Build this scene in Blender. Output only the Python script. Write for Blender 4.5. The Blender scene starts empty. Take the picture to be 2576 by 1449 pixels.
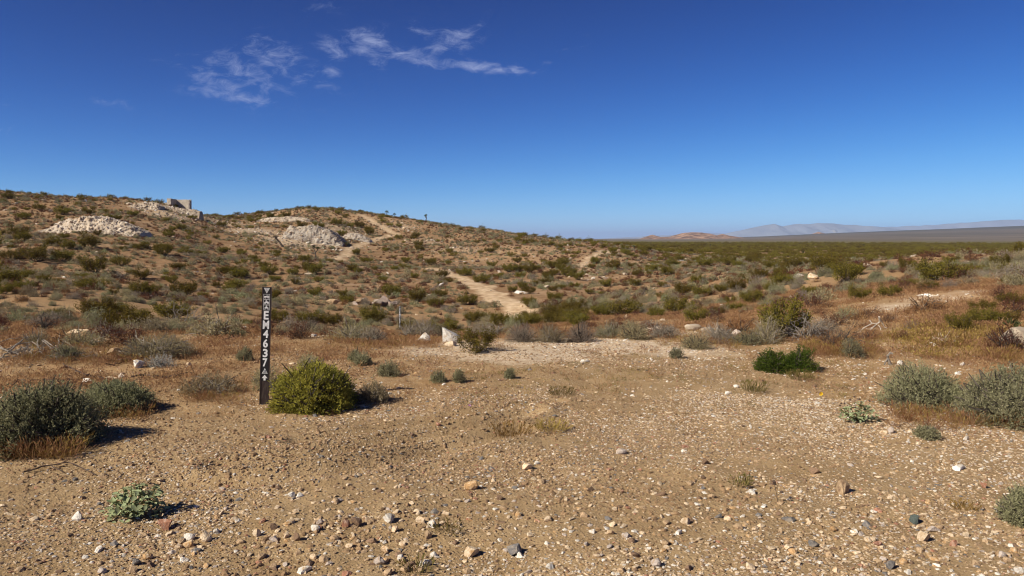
import bpy, math, random
import numpy as np
from math import radians, sin, cos, tan, pi

# ------------------------------------------------------------------ scene, camera, sky, sun, exposure
S = bpy.context.scene
C = S.collection
S.render.engine = 'CYCLES'
S.cycles.use_denoising = True
try:
    S.cycles.denoiser = 'OPENIMAGEDENOISE'
    S.cycles.denoising_prefilter = 'ACCURATE'
    S.cycles.denoising_input_passes = 'RGB_ALBEDO_NORMAL'
except Exception:
    pass
S.cycles.max_bounces = 6
S.cycles.diffuse_bounces = 2
S.cycles.transparent_max_bounces = 6
S.cycles.volume_bounces = 1
S.render.use_persistent_data = False
S.cycles.filter_width = 1.1

F = 1909.0            # focal length in pixels of a 2576 x 1449 view of the photograph
CX, CY = 1288.0, 724.5
EYE = 1.65
PITCH = radians(3.70)

cam_d = bpy.data.cameras.new('camera')
cam_d.sensor_width = 36.0
cam_d.lens = 36.0 * F / 2576.0
cam_d.clip_start = 0.05
cam_d.clip_end = 200000.0
cam = bpy.data.objects.new('camera', cam_d)
cam.location = (0, 0, EYE)
cam.rotation_euler = (radians(90) - PITCH, 0, 0)
C.objects.link(cam)
S.camera = cam

SUN_EL = radians(37)
SUN_AZ = radians(238)          # compass style: 0 = +Y (view direction), 90 = +X; the sun stands behind the left shoulder
SUN_DIR = np.array([sin(SUN_AZ) * cos(SUN_EL), cos(SUN_AZ) * cos(SUN_EL), sin(SUN_EL)])

W = bpy.data.worlds.new('World')
S.world = W
W.use_nodes = True
wn, wl = W.node_tree.nodes, W.node_tree.links
wn.clear()


def pix_dir(px, py):
    """world direction of a pixel of the photograph (2576 x 1449 view)"""
    u = (px - CX) / F
    v = (CY - py) / F
    return np.array([u, cos(PITCH) + v * sin(PITCH), -sin(PITCH) + v * cos(PITCH)])


SKY_RESPONSE = ((3.0, 50.0, 150.0), (2.3, 6.5, 8.0), (2.0, 2.6, 2.2))


def build_sky():
    def N(t, **k):
        n = wn.new(t)
        for a, b in k.items():
            setattr(n, a, b)
        return n

    def M(op, a, b=None, c=None, clamp=False):
        n = N('ShaderNodeMath', operation=op, use_clamp=clamp)
        for i, v in enumerate((a, b, c)):
            if v is None:
                continue
            if isinstance(v, (int, float)):
                n.inputs[i].default_value = v
            else:
                wl.new(v, n.inputs[i])
        return n.outputs[0]
    sky = N('ShaderNodeTexSky', sky_type='NISHITA')
    sky.sun_disc = False
    sky.sun_elevation = SUN_EL
    sky.sun_rotation = SUN_AZ
    sky.altitude = 6000
    sky.air_density = 1.0
    sky.dust_density = 0.5
    sky.ozone_density = 10.0
    # one colour response for the whole sky: deep dry-air blue, as the photograph renders it
    sepc = N('ShaderNodeSeparateColor')
    wl.new(sky.outputs[0], sepc.inputs[0])
    chans = []
    for i, (p, ka, kb) in enumerate(SKY_RESPONSE):
        s_ = M('POWER', M('MULTIPLY', sepc.outputs[i], 0.1), p)
        v_ = M('DIVIDE', M('MULTIPLY', s_, ka * 10.0), M('ADD', M('MULTIPLY', s_, kb), 1.0))
        chans.append(v_)
    hs = N('ShaderNodeCombineColor')
    for i in range(3):
        wl.new(chans[i], hs.inputs[i])
    # thin cirrus: bands of torn ice cloud given by direction
    tc = N('ShaderNodeTexCoord')
    sp = N('ShaderNodeSeparateXYZ')
    wl.new(tc.outputs['Generated'], sp.inputs[0])
    yy = M('MAXIMUM', sp.outputs[1], 0.02)
    qx = M('DIVIDE', sp.outputs[0], yy)
    qz = M('DIVIDE', sp.outputs[2], yy)
    front = M('GREATER_THAN', sp.outputs[1], 0.05)
    pts = [(700, 150, 62, 26, 28, .95), (640, 190, 72, 22, 30, .8), (545, 207, 90, 17, 25, .75), (615, 246, 85, 9, 9, .95),
           (838, 125, 30, 14, 35, .75), (790, 215, 45, 10, 8, .45), (832, 180, 18, 10, 20, .65), (545, 162, 60, 16, 30, .5),
           (925, 105, 36, 20, 10, .9), (1068, 78, 30, 11, 20, .75), (1145, 95, 52, 17, -22, .95), (1050, 148, 75, 12, 14, .95),
           (1180, 166, 75, 9, 5, 1.0), (1250, 174, 55, 6, 2, .95), (1085, 132, 50, 22, 0, .5), (1440, 121, 34, 5, -10, .6),
           (1375, 158, 28, 4, -5, .5), (830, 10, 48, 14, -10, .42), (260, 256, 55, 8, 6, .4), (8, 330, 26, 8, 0, .5), (952, 158, 16, 8, 10, .65),
           (120, 218, 30, 4, 3, .35), (1470, 90, 60, 5, -8, .3), (2790, 200, 90, 14, 12, .6), (-180, 190, 110, 16, 18, .6), (3050, 120, 80, 20, -14, .6)]
    total = None
    for (px, py, rx, ry, ang, st) in pts:
        d = pix_dir(px, py)
        a = radians(-ang)
        dx = M('SUBTRACT', qx, float(d[0] / d[1]))
        dz = M('SUBTRACT', qz, float(d[2] / d[1]))
        ux = M('MULTIPLY', M('ADD', M('MULTIPLY', dx, cos(a)), M('MULTIPLY', dz, sin(a))), F / (rx * 1.6))
        uz = M('MULTIPLY', M('SUBTRACT', M('MULTIPLY', dz, cos(a)), M('MULTIPLY', dx, sin(a))), F / (ry * 1.75))
        r2 = M('ADD', M('MULTIPLY', ux, ux), M('MULTIPLY', uz, uz))
        e = M('MULTIPLY', M('EXPONENT', M('MULTIPLY', r2, -0.75)), st)
        total = e if total is None else M('MAXIMUM', total, e)
    cmb = N('ShaderNodeCombineXYZ')
    wl.new(qx, cmb.inputs[0])
    wl.new(qz, cmb.inputs[1])
    mp = N('ShaderNodeMapping')
    mp.inputs['Rotation'].default_value = (0, 0, radians(24))
    mp.inputs['Scale'].default_value = (9, 21, 1)
    mp.inputs['Location'].default_value = (1.7, 0.4, 0)
    wl.new(cmb.outputs[0], mp.inputs[0])
    n1 = N('ShaderNodeTexNoise')
    n1.inputs['Scale'].default_value = 3.4
    n1.inputs['Detail'].default_value = 9
    n1.inputs['Roughness'].default_value = 0.72
    n1.inputs['Distortion'].default_value = 0.6
    wl.new(mp.outputs[0], n1.inputs['Vector'])
    n2 = N('ShaderNodeTexNoise')
    n2.inputs['Scale'].default_value = 0.8
    n2.inputs['Detail'].default_value = 4
    wl.new(mp.outputs[0], n2.inputs['Vector'])
    body = M('ADD', M('MULTIPLY', n1.outputs[0], 0.7), M('MULTIPLY', n2.outputs[0], 0.3))
    dens = M('ADD', M('SUBTRACT', body, 0.475), M('MULTIPLY', M('SUBTRACT', total, 0.5), 0.22))
    dens = M('MULTIPLY', M('MULTIPLY', dens, 4.6, clamp=True), front)
    dens = M('MULTIPLY', M('MULTIPLY', M('POWER', dens, 1.35), 0.48), M('MULTIPLY', total, 1.9, clamp=True))
    mix = N('ShaderNodeMix', data_type='RGBA')
    mix.inputs[7].default_value = (3.6, 4.1, 6.0, 1)
    wl.new(dens, mix.inputs[0])
    wl.new(hs.outputs[0], mix.inputs[6])
    bg = N('ShaderNodeBackground')
    bg.inputs[1].default_value = 0.10
    wl.new(mix.outputs[2], bg.inputs[0])
    out = N('ShaderNodeOutputWorld')
    wl.new(bg.outputs[0], out.inputs[0])


build_sky()
W.cycles.sampling_method = 'MANUAL'
W.cycles.sample_map_resolution = 256

sun_d = bpy.data.lights.new('sun', 'SUN')
sun_d.energy = 5.0
sun_d.angle = radians(0.53)
sun_d.color = (1.0, 0.935, 0.80)
sun = bpy.data.objects.new('sun', sun_d)
sun.rotation_euler = (radians(90) - SUN_EL, 0, -SUN_AZ + pi)
C.objects.link(sun)
# a sun lamp shines along its local -Z: turn it so that -Z = -SUN_DIR
from mathutils import Vector, Matrix, Euler, Quaternion
sun.rotation_euler = Vector([float(v) for v in SUN_DIR]).to_track_quat('Z', 'Y').to_euler()

S.view_settings.view_transform = 'Standard'
S.view_settings.look = 'None'
S.view_settings.gamma = 1.0
S.view_settings.exposure = 0.42
S.view_settings.use_curve_mapping = False

# ------------------------------------------------------------------ small helpers
RNG = np.random.default_rng(7)


def link(o):
    C.objects.link(o)
    return o


def hash2(ix, iy, seed):
    h = (ix.astype(np.int64) * 374761393 + iy.astype(np.int64) * 668265263 + seed * 1442695041) & 0xffffffff
    h = ((h ^ (h >> 13)) * 1274126177) & 0xffffffff
    h = (h ^ (h >> 16)) & 0xffffffff
    return h.astype(np.float64) / 4294967295.0


def vnoise(x, y, seed=0):
    x = np.asarray(x, float)
    y = np.asarray(y, float)
    xi, yi = np.floor(x), np.floor(y)
    fx, fy = x - xi, y - yi
    fx = fx * fx * fx * (fx * (fx * 6 - 15) + 10)
    fy = fy * fy * fy * (fy * (fy * 6 - 15) + 10)
    a = hash2(xi, yi, seed)
    b = hash2(xi + 1, yi, seed)
    c = hash2(xi, yi + 1, seed)
    d = hash2(xi + 1, yi + 1, seed)
    return (a * (1 - fx) + b * fx) * (1 - fy) + (c * (1 - fx) + d * fx) * fy - 0.5


def fbm(x, y, octaves=4, seed=0, gain=0.5):
    t, amp, fr = 0, 1.0, 1.0
    for k in range(octaves):
        t = t + amp * vnoise(x * fr + 17.3 * k, y * fr - 9.1 * k, seed + k)
        amp *= gain
        fr *= 2.03
    return t


def smooth(a, b, x):
    t = np.clip((x - a) / (b - a), 0, 1)
    return t * t * (3 - 2 * t)


def norm(v):
    return v / np.maximum(np.linalg.norm(v, axis=-1, keepdims=True), 1e-9)


def mesh_from(name, verts, quads=None, tris=None, mats=(), mat_idx=None, smooth_shade=False):
    me = bpy.data.meshes.new(name)
    verts = np.asarray(verts, np.float32)
    nq = 0 if quads is None else len(quads)
    nt = 0 if tris is None else len(tris)
    me.vertices.add(len(verts))
    me.vertices.foreach_set('co', verts.ravel())
    loops = []
    if nq:
        loops.append(np.asarray(quads, np.int32).ravel())
    if nt:
        loops.append(np.asarray(tris, np.int32).ravel())
    loops = np.concatenate(loops)
    me.loops.add(len(loops))
    me.loops.foreach_set('vertex_index', loops)
    me.polygons.add(nq + nt)
    start = np.concatenate([np.arange(nq) * 4, nq * 4 + np.arange(nt) * 3]).astype(np.int32)
    me.polygons.foreach_set('loop_start', start)
    if mat_idx is not None:
        me.polygons.foreach_set('material_index', np.asarray(mat_idx, np.int32))
    me.polygons.foreach_set('use_smooth', np.full(nq + nt, smooth_shade))
    for m in mats:
        me.materials.append(m)
    me.update(calc_edges=True)
    me.validate()
    return me


def obj(name, me, parent=None, label=None, cat=None, group=None, kind=None, loc=None, rot=None, scl=None):
    o = bpy.data.objects.new(name, me)
    C.objects.link(o)
    if parent is not None:
        o.parent = parent
    if label:
        o['label'] = label
    if cat:
        o['category'] = cat
    if group:
        o['group'] = group
    if kind:
        o['kind'] = kind
    if loc is not None:
        o.location = [float(v) for v in loc]
    if rot is not None:
        o.rotation_euler = [float(v) for v in rot]
    if scl is not None:
        o.scale = [float(v) for v in scl] if hasattr(scl, '__len__') else [float(scl)] * 3
    return o


class Geo:
    """collects quads and triangles"""

    def __init__(self):
        self.v, self.q, self.t, self.n = [], [], [], 0

    def add(self, v, q=None, t=None):
        v = np.asarray(v, float).reshape(-1, 3)
        if q is not None and len(q):
            self.q.append(np.asarray(q, int).reshape(-1, 4) + self.n)
        if t is not None and len(t):
            self.t.append(np.asarray(t, int).reshape(-1, 3) + self.n)
        self.v.append(v)
        self.n += len(v)

    def mesh(self, name, mats=(), smooth_shade=False):
        q = np.concatenate(self.q) if self.q else None
        t = np.concatenate(self.t) if self.t else None
        return mesh_from(name, np.concatenate(self.v), q, t, mats, None, smooth_shade)

    def tube(self, pts, radii, sides=4, cap=True):
        pts = np.asarray(pts, float)
        n = len(pts)
        radii = np.broadcast_to(np.asarray(radii, float), (n,))
        tang = norm(np.gradient(pts, axis=0))
        ref = np.array([0.31, 0.17, 0.93])
        a = norm(np.cross(tang, ref))
        b = np.cross(tang, a)
        ang = np.arange(sides) * 2 * pi / sides
        ring = pts[:, None, :] + radii[:, None, None] * (a[:, None, :] * np.cos(ang)[None, :, None] + b[:, None, :] * np.sin(ang)[None, :, None])
        q = []
        for i in range(n - 1):
            for k in range(sides):
                k2 = (k + 1) % sides
                q.append((i * sides + k, i * sides + k2, (i + 1) * sides + k2, (i + 1) * sides + k))
        v = ring.reshape(-1, 3)
        t = []
        if cap:
            v = np.vstack([v, pts[-1:], pts[:1]])
            for k in range(sides):
                t.append(((n - 1) * sides + k, (n - 1) * sides + (k + 1) % sides, n * sides))
                t.append(((k + 1) % sides, k, n * sides + 1))
        self.add(v, q, t)

    def leaves(self, pos, dirs, length, width, rng, bend=0.0):
        """diamond leaves, one quad each"""
        n = len(pos)
        length = np.broadcast_to(np.asarray(length, float), (n,))[:, None]
        width = np.broadcast_to(np.asarray(width, float), (n,))[:, None]
        d = norm(dirs)
        side = norm(np.cross(d, rng.normal(size=(n, 3))))
        nrm = np.cross(d, side)
        p0 = pos
        p1 = pos + d * length * 0.55 + side * width * 0.5 + nrm * length * bend
        p2 = pos + d * length
        p3 = pos + d * length * 0.55 - side * width * 0.5 + nrm * length * bend
        v = np.stack([p0, p1, p2, p3], 1).reshape(-1, 3)
        self.add(v, np.arange(4 * n).reshape(-1, 4))

    def box(self, x0, x1, y0, y1, z0, z1):
        v = [(x0, y0, z0), (x1, y0, z0), (x1, y1, z0), (x0, y1, z0), (x0, y0, z1), (x1, y0, z1), (x1, y1, z1), (x0, y1, z1)]
        q = [(0, 3, 2, 1), (4, 5, 6, 7), (0, 1, 5, 4), (1, 2, 6, 5), (2, 3, 7, 6), (3, 0, 4, 7)]
        self.add(v, q)


# ------------------------------------------------------------------ materials
MATS = {}


def new_mat(name):
    m = bpy.data.materials.new(name)
    m.use_nodes = True
    nt = m.node_tree
    nt.nodes.clear()
    out = nt.nodes.new('ShaderNodeOutputMaterial')
    return m, nt.nodes, nt.links, out


def col4(c):
    return (c[0], c[1], c[2], 1.0)


def leaf_mat(name, c1, c2, c3=None, transl=0.28, top=None):
    m, n, l, out = new_mat(name)
    geo = n.new('ShaderNodeNewGeometry')
    oi = n.new('ShaderNodeObjectInfo')
    r = n.new('ShaderNodeValToRGB')
    els = r.color_ramp.elements
    els[0].position = 0.0
    els[0].color = col4(c1)
    els[1].position = 0.75
    els[1].color = col4(c2)
    if c3 is not None:
        e = els.new(1.0)
        e.color = col4(c3)
    nz = n.new('ShaderNodeTexNoise')
    nz.inputs['Scale'].default_value = 5.0
    nz.inputs['Detail'].default_value = 2
    tc = n.new('ShaderNodeTexCoord')
    l.new(tc.outputs['Object'], nz.inputs['Vector'])
    add = n.new('ShaderNodeMath')
    add.operation = 'MULTIPLY_ADD'
    add.inputs[1].default_value = 0.55
    l.new(geo.outputs['Random Per Island'], add.inputs[0])
    ml = n.new('ShaderNodeMath')
    ml.operation = 'MULTIPLY'
    ml.inputs[1].default_value = 0.6
    l.new(nz.outputs[0], ml.inputs[0])
    l.new(ml.outputs[0], add.inputs[2])
    l.new(add.outputs[0], r.inputs[0])
    hs = n.new('ShaderNodeHueSaturation')
    v = n.new('ShaderNodeMath')
    v.operation = 'MULTIPLY_ADD'
    v.inputs[1].default_value = 0.45
    v.inputs[2].default_value = 0.8
    l.new(oi.outputs['Random'], v.inputs[0])
    l.new(v.outputs[0], hs.inputs['Value'])
    h = n.new('ShaderNodeMath')
    h.operation = 'MULTIPLY_ADD'
    h.inputs[1].default_value = 0.03
    h.inputs[2].default_value = 0.485
    l.new(oi.outputs['Random'], h.inputs[0])
    l.new(h.outputs[0], hs.inputs['Hue'])
    l.new(r.outputs[0], hs.inputs['Color'])
    d = n.new('ShaderNodeBsdfDiffuse')
    t = n.new('ShaderNodeBsdfTranslucent')
    mx = n.new('ShaderNodeMixShader')
    mx.inputs[0].default_value = transl
    l.new(hs.outputs[0], d.inputs[0])
    l.new(hs.outputs[0], t.inputs[0])
    l.new(d.outputs[0], mx.inputs[1])
    l.new(t.outputs[0], mx.inputs[2])
    l.new(mx.outputs[0], out.inputs[0])
    MATS[name] = m
    return m


def wood_mat(name, c1, c2, scale=14):
    m, n, l, out = new_mat(name)
    tc = n.new('ShaderNodeTexCoord')
    nz = n.new('ShaderNodeTexNoise')
    nz.inputs['Scale'].default_value = scale
    nz.inputs['Detail'].default_value = 5
    l.new(tc.outputs['Object'], nz.inputs['Vector'])
    r = n.new('ShaderNodeValToRGB')
    r.color_ramp.elements[0].position = 0.3
    r.color_ramp.elements[0].color = col4(c1)
    r.color_ramp.elements[1].position = 0.7
    r.color_ramp.elements[1].color = col4(c2)
    l.new(nz.outputs[0], r.inputs[0])
    b = n.new('ShaderNodeBsdfPrincipled')
    b.inputs['Roughness'].default_value = 0.9
    b.inputs['Specular IOR Level'].default_value = 0.15
    l.new(r.outputs[0], b.inputs['Base Color'])
    l.new(b.outputs[0], out.inputs[0])
    MATS[name] = m
    return m


def rock_mat(name, c1, c2, stain=None, scale=9.0, rough=0.9):
    """stone with grain, darker veins and a stain of iron or dirt"""
    m, n, l, out = new_mat(name)
    tc = n.new('ShaderNodeTexCoord')
    oi = n.new('ShaderNodeObjectInfo')
    off = n.new('ShaderNodeVectorMath')
    off.operation = 'ADD'
    cm = n.new('ShaderNodeCombineXYZ')
    k = n.new('ShaderNodeMath')
    k.operation = 'MULTIPLY'
    k.inputs[1].default_value = 57.0
    l.new(oi.outputs['Random'], k.inputs[0])
    l.new(k.outputs[0], cm.inputs[0])
    l.new(tc.outputs['Object'], off.inputs[0])
    l.new(cm.outputs[0], off.inputs[1])
    nz = n.new('ShaderNodeTexNoise')
    nz.inputs['Scale'].default_value = scale
    nz.inputs['Detail'].default_value = 7
    nz.inputs['Roughness'].default_value = 0.65
    l.new(off.outputs[0], nz.inputs['Vector'])
    r = n.new('ShaderNodeValToRGB')
    r.color_ramp.elements[0].position = 0.32
    r.color_ramp.elements[0].color = col4(c2)
    r.color_ramp.elements[1].position = 0.62
    r.color_ramp.elements[1].color = col4(c1)
    l.new(nz.outputs[0], r.inputs[0])
    colour = r.outputs[0]
    if stain is not None:
        nz2 = n.new('ShaderNodeTexNoise')
        nz2.inputs['Scale'].default_value = scale * 0.35
        nz2.inputs['Detail'].default_value = 4
        l.new(off.outputs[0], nz2.inputs['Vector'])
        rr = n.new('ShaderNodeMapRange')
        rr.inputs[1].default_value = 0.5
        rr.inputs[2].default_value = 0.68
        l.new(nz2.outputs[0], rr.inputs[0])
        mx = n.new('ShaderNodeMix')
        mx.data_type = 'RGBA'
        l.new(rr.outputs[0], mx.inputs[0])
        l.new(colour, mx.inputs[6])
        mx.inputs[7].default_value = col4(stain)
        colour = mx.outputs[2]
    hs = n.new('ShaderNodeHueSaturation')
    v = n.new('ShaderNodeMath')
    v.operation = 'MULTIPLY_ADD'
    v.inputs[1].default_value = 0.35
    v.inputs[2].default_value = 0.82
    l.new(oi.outputs['Random'], v.inputs[0])
    l.new(v.outputs[0], hs.inputs['Value'])
    l.new(colour, hs.inputs['Color'])
    b = n.new('ShaderNodeBsdfPrincipled')
    b.inputs['Roughness'].default_value = rough
    b.inputs['Specular IOR Level'].default_value = 0.2
    l.new(hs.outputs[0], b.inputs['Base Color'])
    bp = n.new('ShaderNodeBump')
    bp.inputs['Strength'].default_value = 0.5
    bp.inputs['Distance'].default_value = 0.02
    l.new(nz.outputs[0], bp.inputs['Height'])
    l.new(bp.outputs[0], b.inputs['Normal'])
    l.new(b.outputs[0], out.inputs[0])
    MATS[name] = m
    return m


def plain_mat(name, c, rough=0.6, spec=0.3):
    m, n, l, out = new_mat(name)
    tc = n.new('ShaderNodeTexCoord')
    nz = n.new('ShaderNodeTexNoise')
    nz.inputs['Scale'].default_value = 40
    nz.inputs['Detail'].default_value = 4
    l.new(tc.outputs['Object'], nz.inputs['Vector'])
    hs = n.new('ShaderNodeHueSaturation')
    hs.inputs['Color'].default_value = col4(c)
    mr = n.new('ShaderNodeMapRange')
    mr.inputs[3].default_value = 0.82
    mr.inputs[4].default_value = 1.15
    l.new(nz.outputs[0], mr.inputs[0])
    l.new(mr.outputs[0], hs.inputs['Value'])
    b = n.new('ShaderNodeBsdfPrincipled')
    b.inputs['Roughness'].default_value = rough
    b.inputs['Specular IOR Level'].default_value = spec
    l.new(hs.outputs[0], b.inputs['Base Color'])
    l.new(b.outputs[0], out.inputs[0])
    MATS[name] = m
    return m


leaf_mat('creosote_leaf', (0.065, 0.054, 0.013), (0.170, 0.132, 0.026), (0.26, 0.19, 0.045))
leaf_mat('bursage_leaf', (0.165, 0.135, 0.072), (0.35, 0.29, 0.165), (0.50, 0.42, 0.26))
leaf_mat('saltbush_leaf', (0.13, 0.132, 0.066), (0.31, 0.305, 0.165), (0.46, 0.44, 0.25), transl=.36)
leaf_mat('yellow_leaf', (0.13, 0.135, 0.042), (0.38, 0.345, 0.062), (0.58, 0.50, 0.085))
leaf_mat('vivid_leaf', (0.034, 0.058, 0.012), (0.085, 0.128, 0.022), (0.16, 0.20, 0.04))
leaf_mat('sage_leaf', (0.125, 0.115, 0.062), (0.28, 0.258, 0.148), (0.43, 0.39, 0.235))
leaf_mat('silver_leaf', (0.25, 0.24, 0.20), (0.48, 0.46, 0.40), (0.60, 0.58, 0.50))
leaf_mat('dry_leaf', (0.10, 0.042, 0.022), (0.24, 0.115, 0.055), (0.36, 0.20, 0.10))
leaf_mat('maroon_leaf', (0.055, 0.022, 0.016), (0.14, 0.062, 0.040), (0.24, 0.13, 0.085))
leaf_mat('twig_leaf', (0.15, 0.115, 0.085), (0.30, 0.245, 0.185), (0.46, 0.39, 0.31))
leaf_mat('broad_leaf', (0.19, 0.22, 0.105), (0.34, 0.37, 0.20), (0.46, 0.47, 0.29), transl=0.2)
leaf_mat('yucca_leaf', (0.035, 0.045, 0.018), (0.085, 0.10, 0.04), (0.16, 0.16, 0.07))
leaf_mat('gold_grass', (0.16, 0.105, 0.030), (0.34, 0.225, 0.07), (0.46, 0.33, 0.12))
leaf_mat('green_grass', (0.085, 0.075, 0.022), (0.19, 0.155, 0.05), (0.30, 0.23, 0.09))
leaf_mat('red_grass', (0.20, 0.105, 0.050), (0.36, 0.205, 0.105), (0.50, 0.32, 0.18))
wood_mat('stem_wood', (0.045, 0.036, 0.028), (0.13, 0.105, 0.085))
wood_mat('grey_wood', (0.14, 0.115, 0.092), (0.33, 0.285, 0.235))
wood_mat('white_wood', (0.36, 0.30, 0.235), (0.66, 0.58, 0.48))
wood_mat('dark_wood', (0.050, 0.032, 0.024), (0.13, 0.09, 0.07))
wood_mat('yucca_bark', (0.05, 0.04, 0.03), (0.16, 0.12, 0.09))
rock_mat('rock_white', (0.80, 0.74, 0.65), (0.55, 0.49, 0.42), (0.48, 0.34, 0.20))
rock_mat('rock_cream', (0.72, 0.57, 0.40), (0.50, 0.36, 0.22), (0.42, 0.25, 0.12))
rock_mat('rock_tan', (0.50, 0.35, 0.21), (0.33, 0.215, 0.12), (0.20, 0.12, 0.07))
rock_mat('rock_ochre', (0.58, 0.36, 0.17), (0.36, 0.20, 0.09), (0.60, 0.48, 0.33))
rock_mat('rock_red', (0.42, 0.20, 0.12), (0.27, 0.12, 0.07), (0.50, 0.33, 0.24))
rock_mat('rock_brown', (0.27, 0.17, 0.105), (0.16, 0.10, 0.065))
rock_mat('rock_grey', (0.21, 0.19, 0.175), (0.11, 0.10, 0.095), (0.30, 0.25, 0.20))
rock_mat('rock_green', (0.13, 0.15, 0.13), (0.06, 0.075, 0.068))
rock_mat('rock_lilac', (0.56, 0.47, 0.40), (0.36, 0.29, 0.24), (0.42, 0.30, 0.20))
rock_mat('rock_pale', (0.54, 0.44, 0.33), (0.36, 0.28, 0.20), (0.34, 0.24, 0.16), scale=1.2)
rock_mat('rock_outcrop', (0.34, 0.26, 0.21), (0.15, 0.11, 0.09), (0.46, 0.36, 0.28), scale=3.0)

# ------------------------------------------------------------------ the lie of the land


def z_pix(px, py, d):
    """height of the point seen at a pixel when it lies d metres ahead"""
    v = pix_dir(px, py)
    return EYE + v[2] / v[1] * d


# profiles along lines of sight: (distance ahead, height or ('y', pixel row))
Y = 'y'
PROF = {
    -300: [(14, 0), (20, -.5), (30, (Y, 790)), (60, (Y, 685)), (100, (Y, 580)), (135, (Y, 490)), (150, (Y, 466)), (175, 13), (300, 9), (800, -4)],
    0: [(14, -.05), (20, -.6), (30, (Y, 790)), (60, (Y, 690)), (100, (Y, 590)), (138, (Y, 498)), (150, (Y, 470)), (175, 12), (300, 8), (800, -4)],
    100: [(14, -.05), (20, -.6), (30, (Y, 795)), (60, (Y, 695)), (100, (Y, 598)), (138, (Y, 508)), (150, (Y, 489)), (175, 11), (300, 7), (800, -4)],
    250: [(14, -.05), (20, -.8), (30, (Y, 800)), (60, (Y, 702)), (100, (Y, 600)), (135, (Y, 525)), (150, (Y, 494)), (175, 10.5), (300, 6), (800, -4)],
    420: [(14, -.05), (20, -.9), (33, (Y, 808)), (60, (Y, 722)), (100, (Y, 618)), (135, (Y, 545)), (152, (Y, 511)), (165, (Y, 507)), (300, 4), (800, -4)],
    560: [(14, -.05), (22, -1.0), (37, -2.2), (60, (Y, 738)), (100, (Y, 648)), (140, (Y, 588)), (180, (Y, 550)), (198, (Y, 536)), (300, 4), (800, -4)],
    770: [(13.5, -.05), (22, -1.2), (37, -2.6), (60, (Y, 745)), (100, (Y, 660)), (140, (Y, 605)), (180, (Y, 540)), (210, (Y, 506)), (300, 8), (800, -4)],
    860: [(13.2, 0), (22, -1.3), (37, -2.7), (60, (Y, 746)), (105, (Y, 664)), (145, (Y, 608)), (180, (Y, 552)), (210, (Y, 513)), (300, 7), (800, -4)],
    670: [(13.7, -.05), (22, -1.1), (37, -2.4), (60, (Y, 741)), (100, (Y, 654)), (140, (Y, 596)), (180, (Y, 546)), (205, (Y, 524)), (300, 6), (800, -4)],
    950: [(13, 0), (22, -1.4), (37, -2.75), (60, (Y, 748)), (110, (Y, 668)), (150, (Y, 612)), (180, (Y, 566)), (210, (Y, 522)), (300, 5), (800, -4)],
    1100: [(12.8, 0), (22, -1.4), (37, -2.8), (60, -3), (110, (Y, 674)), (140, (Y, 632)), (170, (Y, 590)), (205, (Y, 549)), (300, 2), (800, -4)],
    1250: [(12.8, 0), (20, -1.1), (35, -2.4), (55, -2.95), (100, (Y, 684)), (140, (Y, 634)), (165, (Y, 603)), (192, (Y, 578)), (300, -1), (800, -4)],
    1400: [(12.8, 0), (20, -.9), (32, -1.7), (52, -2.8), (90, (Y, 690)), (130, (Y, 645)), (160, (Y, 615)), (182, (Y, 598)), (300, -2), (800, -4)],
    1550: [(12.8, 0), (20, -.7), (32, -1.6), (60, -2.7), (100, -2.8), (150, (Y, 630)), (178, (Y, 609)), (188, (Y, 608)), (300, -2.8), (800, -4)],
    1700: [(13, 0), (20, -.6), (32, -1.4), (60, -2.3), (100, -2.6), (150, -2.5), (200, -2.4), (260, -3.3), (800, -4)],
    1900: [(13.5, 0), (20, -.25), (40, -1.0), (80, -1.7), (130, -2.3), (200, -3.5), (300, -4), (800, -4)],
    2100: [(10.5, 0), (13, .06), (16, .14), (20, .12), (35, -.2), (50, -.6), (100, -2.0), (200, -3.8), (300, -4.2), (800, -4)],
    2300: [(10.5, 0), (13, .2), (16, .34), (20, .32), (35, .12), (50, .1), (70, -1.0), (150, -3.5), (300, -4.3), (800, -4)],
    2500: [(10.5, .04), (13, .36), (16, .55), (20, .58), (35, .4), (50, .45), (72, -.5), (150, -3.3), (300, -4.3), (800, -4)],
    2900: [(10.5, .06), (13, .42), (16, .65), (20, .7), (35, .6), (50, .7), (75, 0), (150, -3), (300, -4), (800, -4)],
}
FAR_TOP = {-300: -4, 1100: -4, 1550: 3, 1640: 6, 1860: 14, 2100: 78, 2576: 168, 2900: 230}

NT, NR = 420, 560
TH = np.linspace(radians(-60), radians(60), NT)
LR = np.linspace(math.log(1.0), math.log(60000.0), NR)


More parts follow.
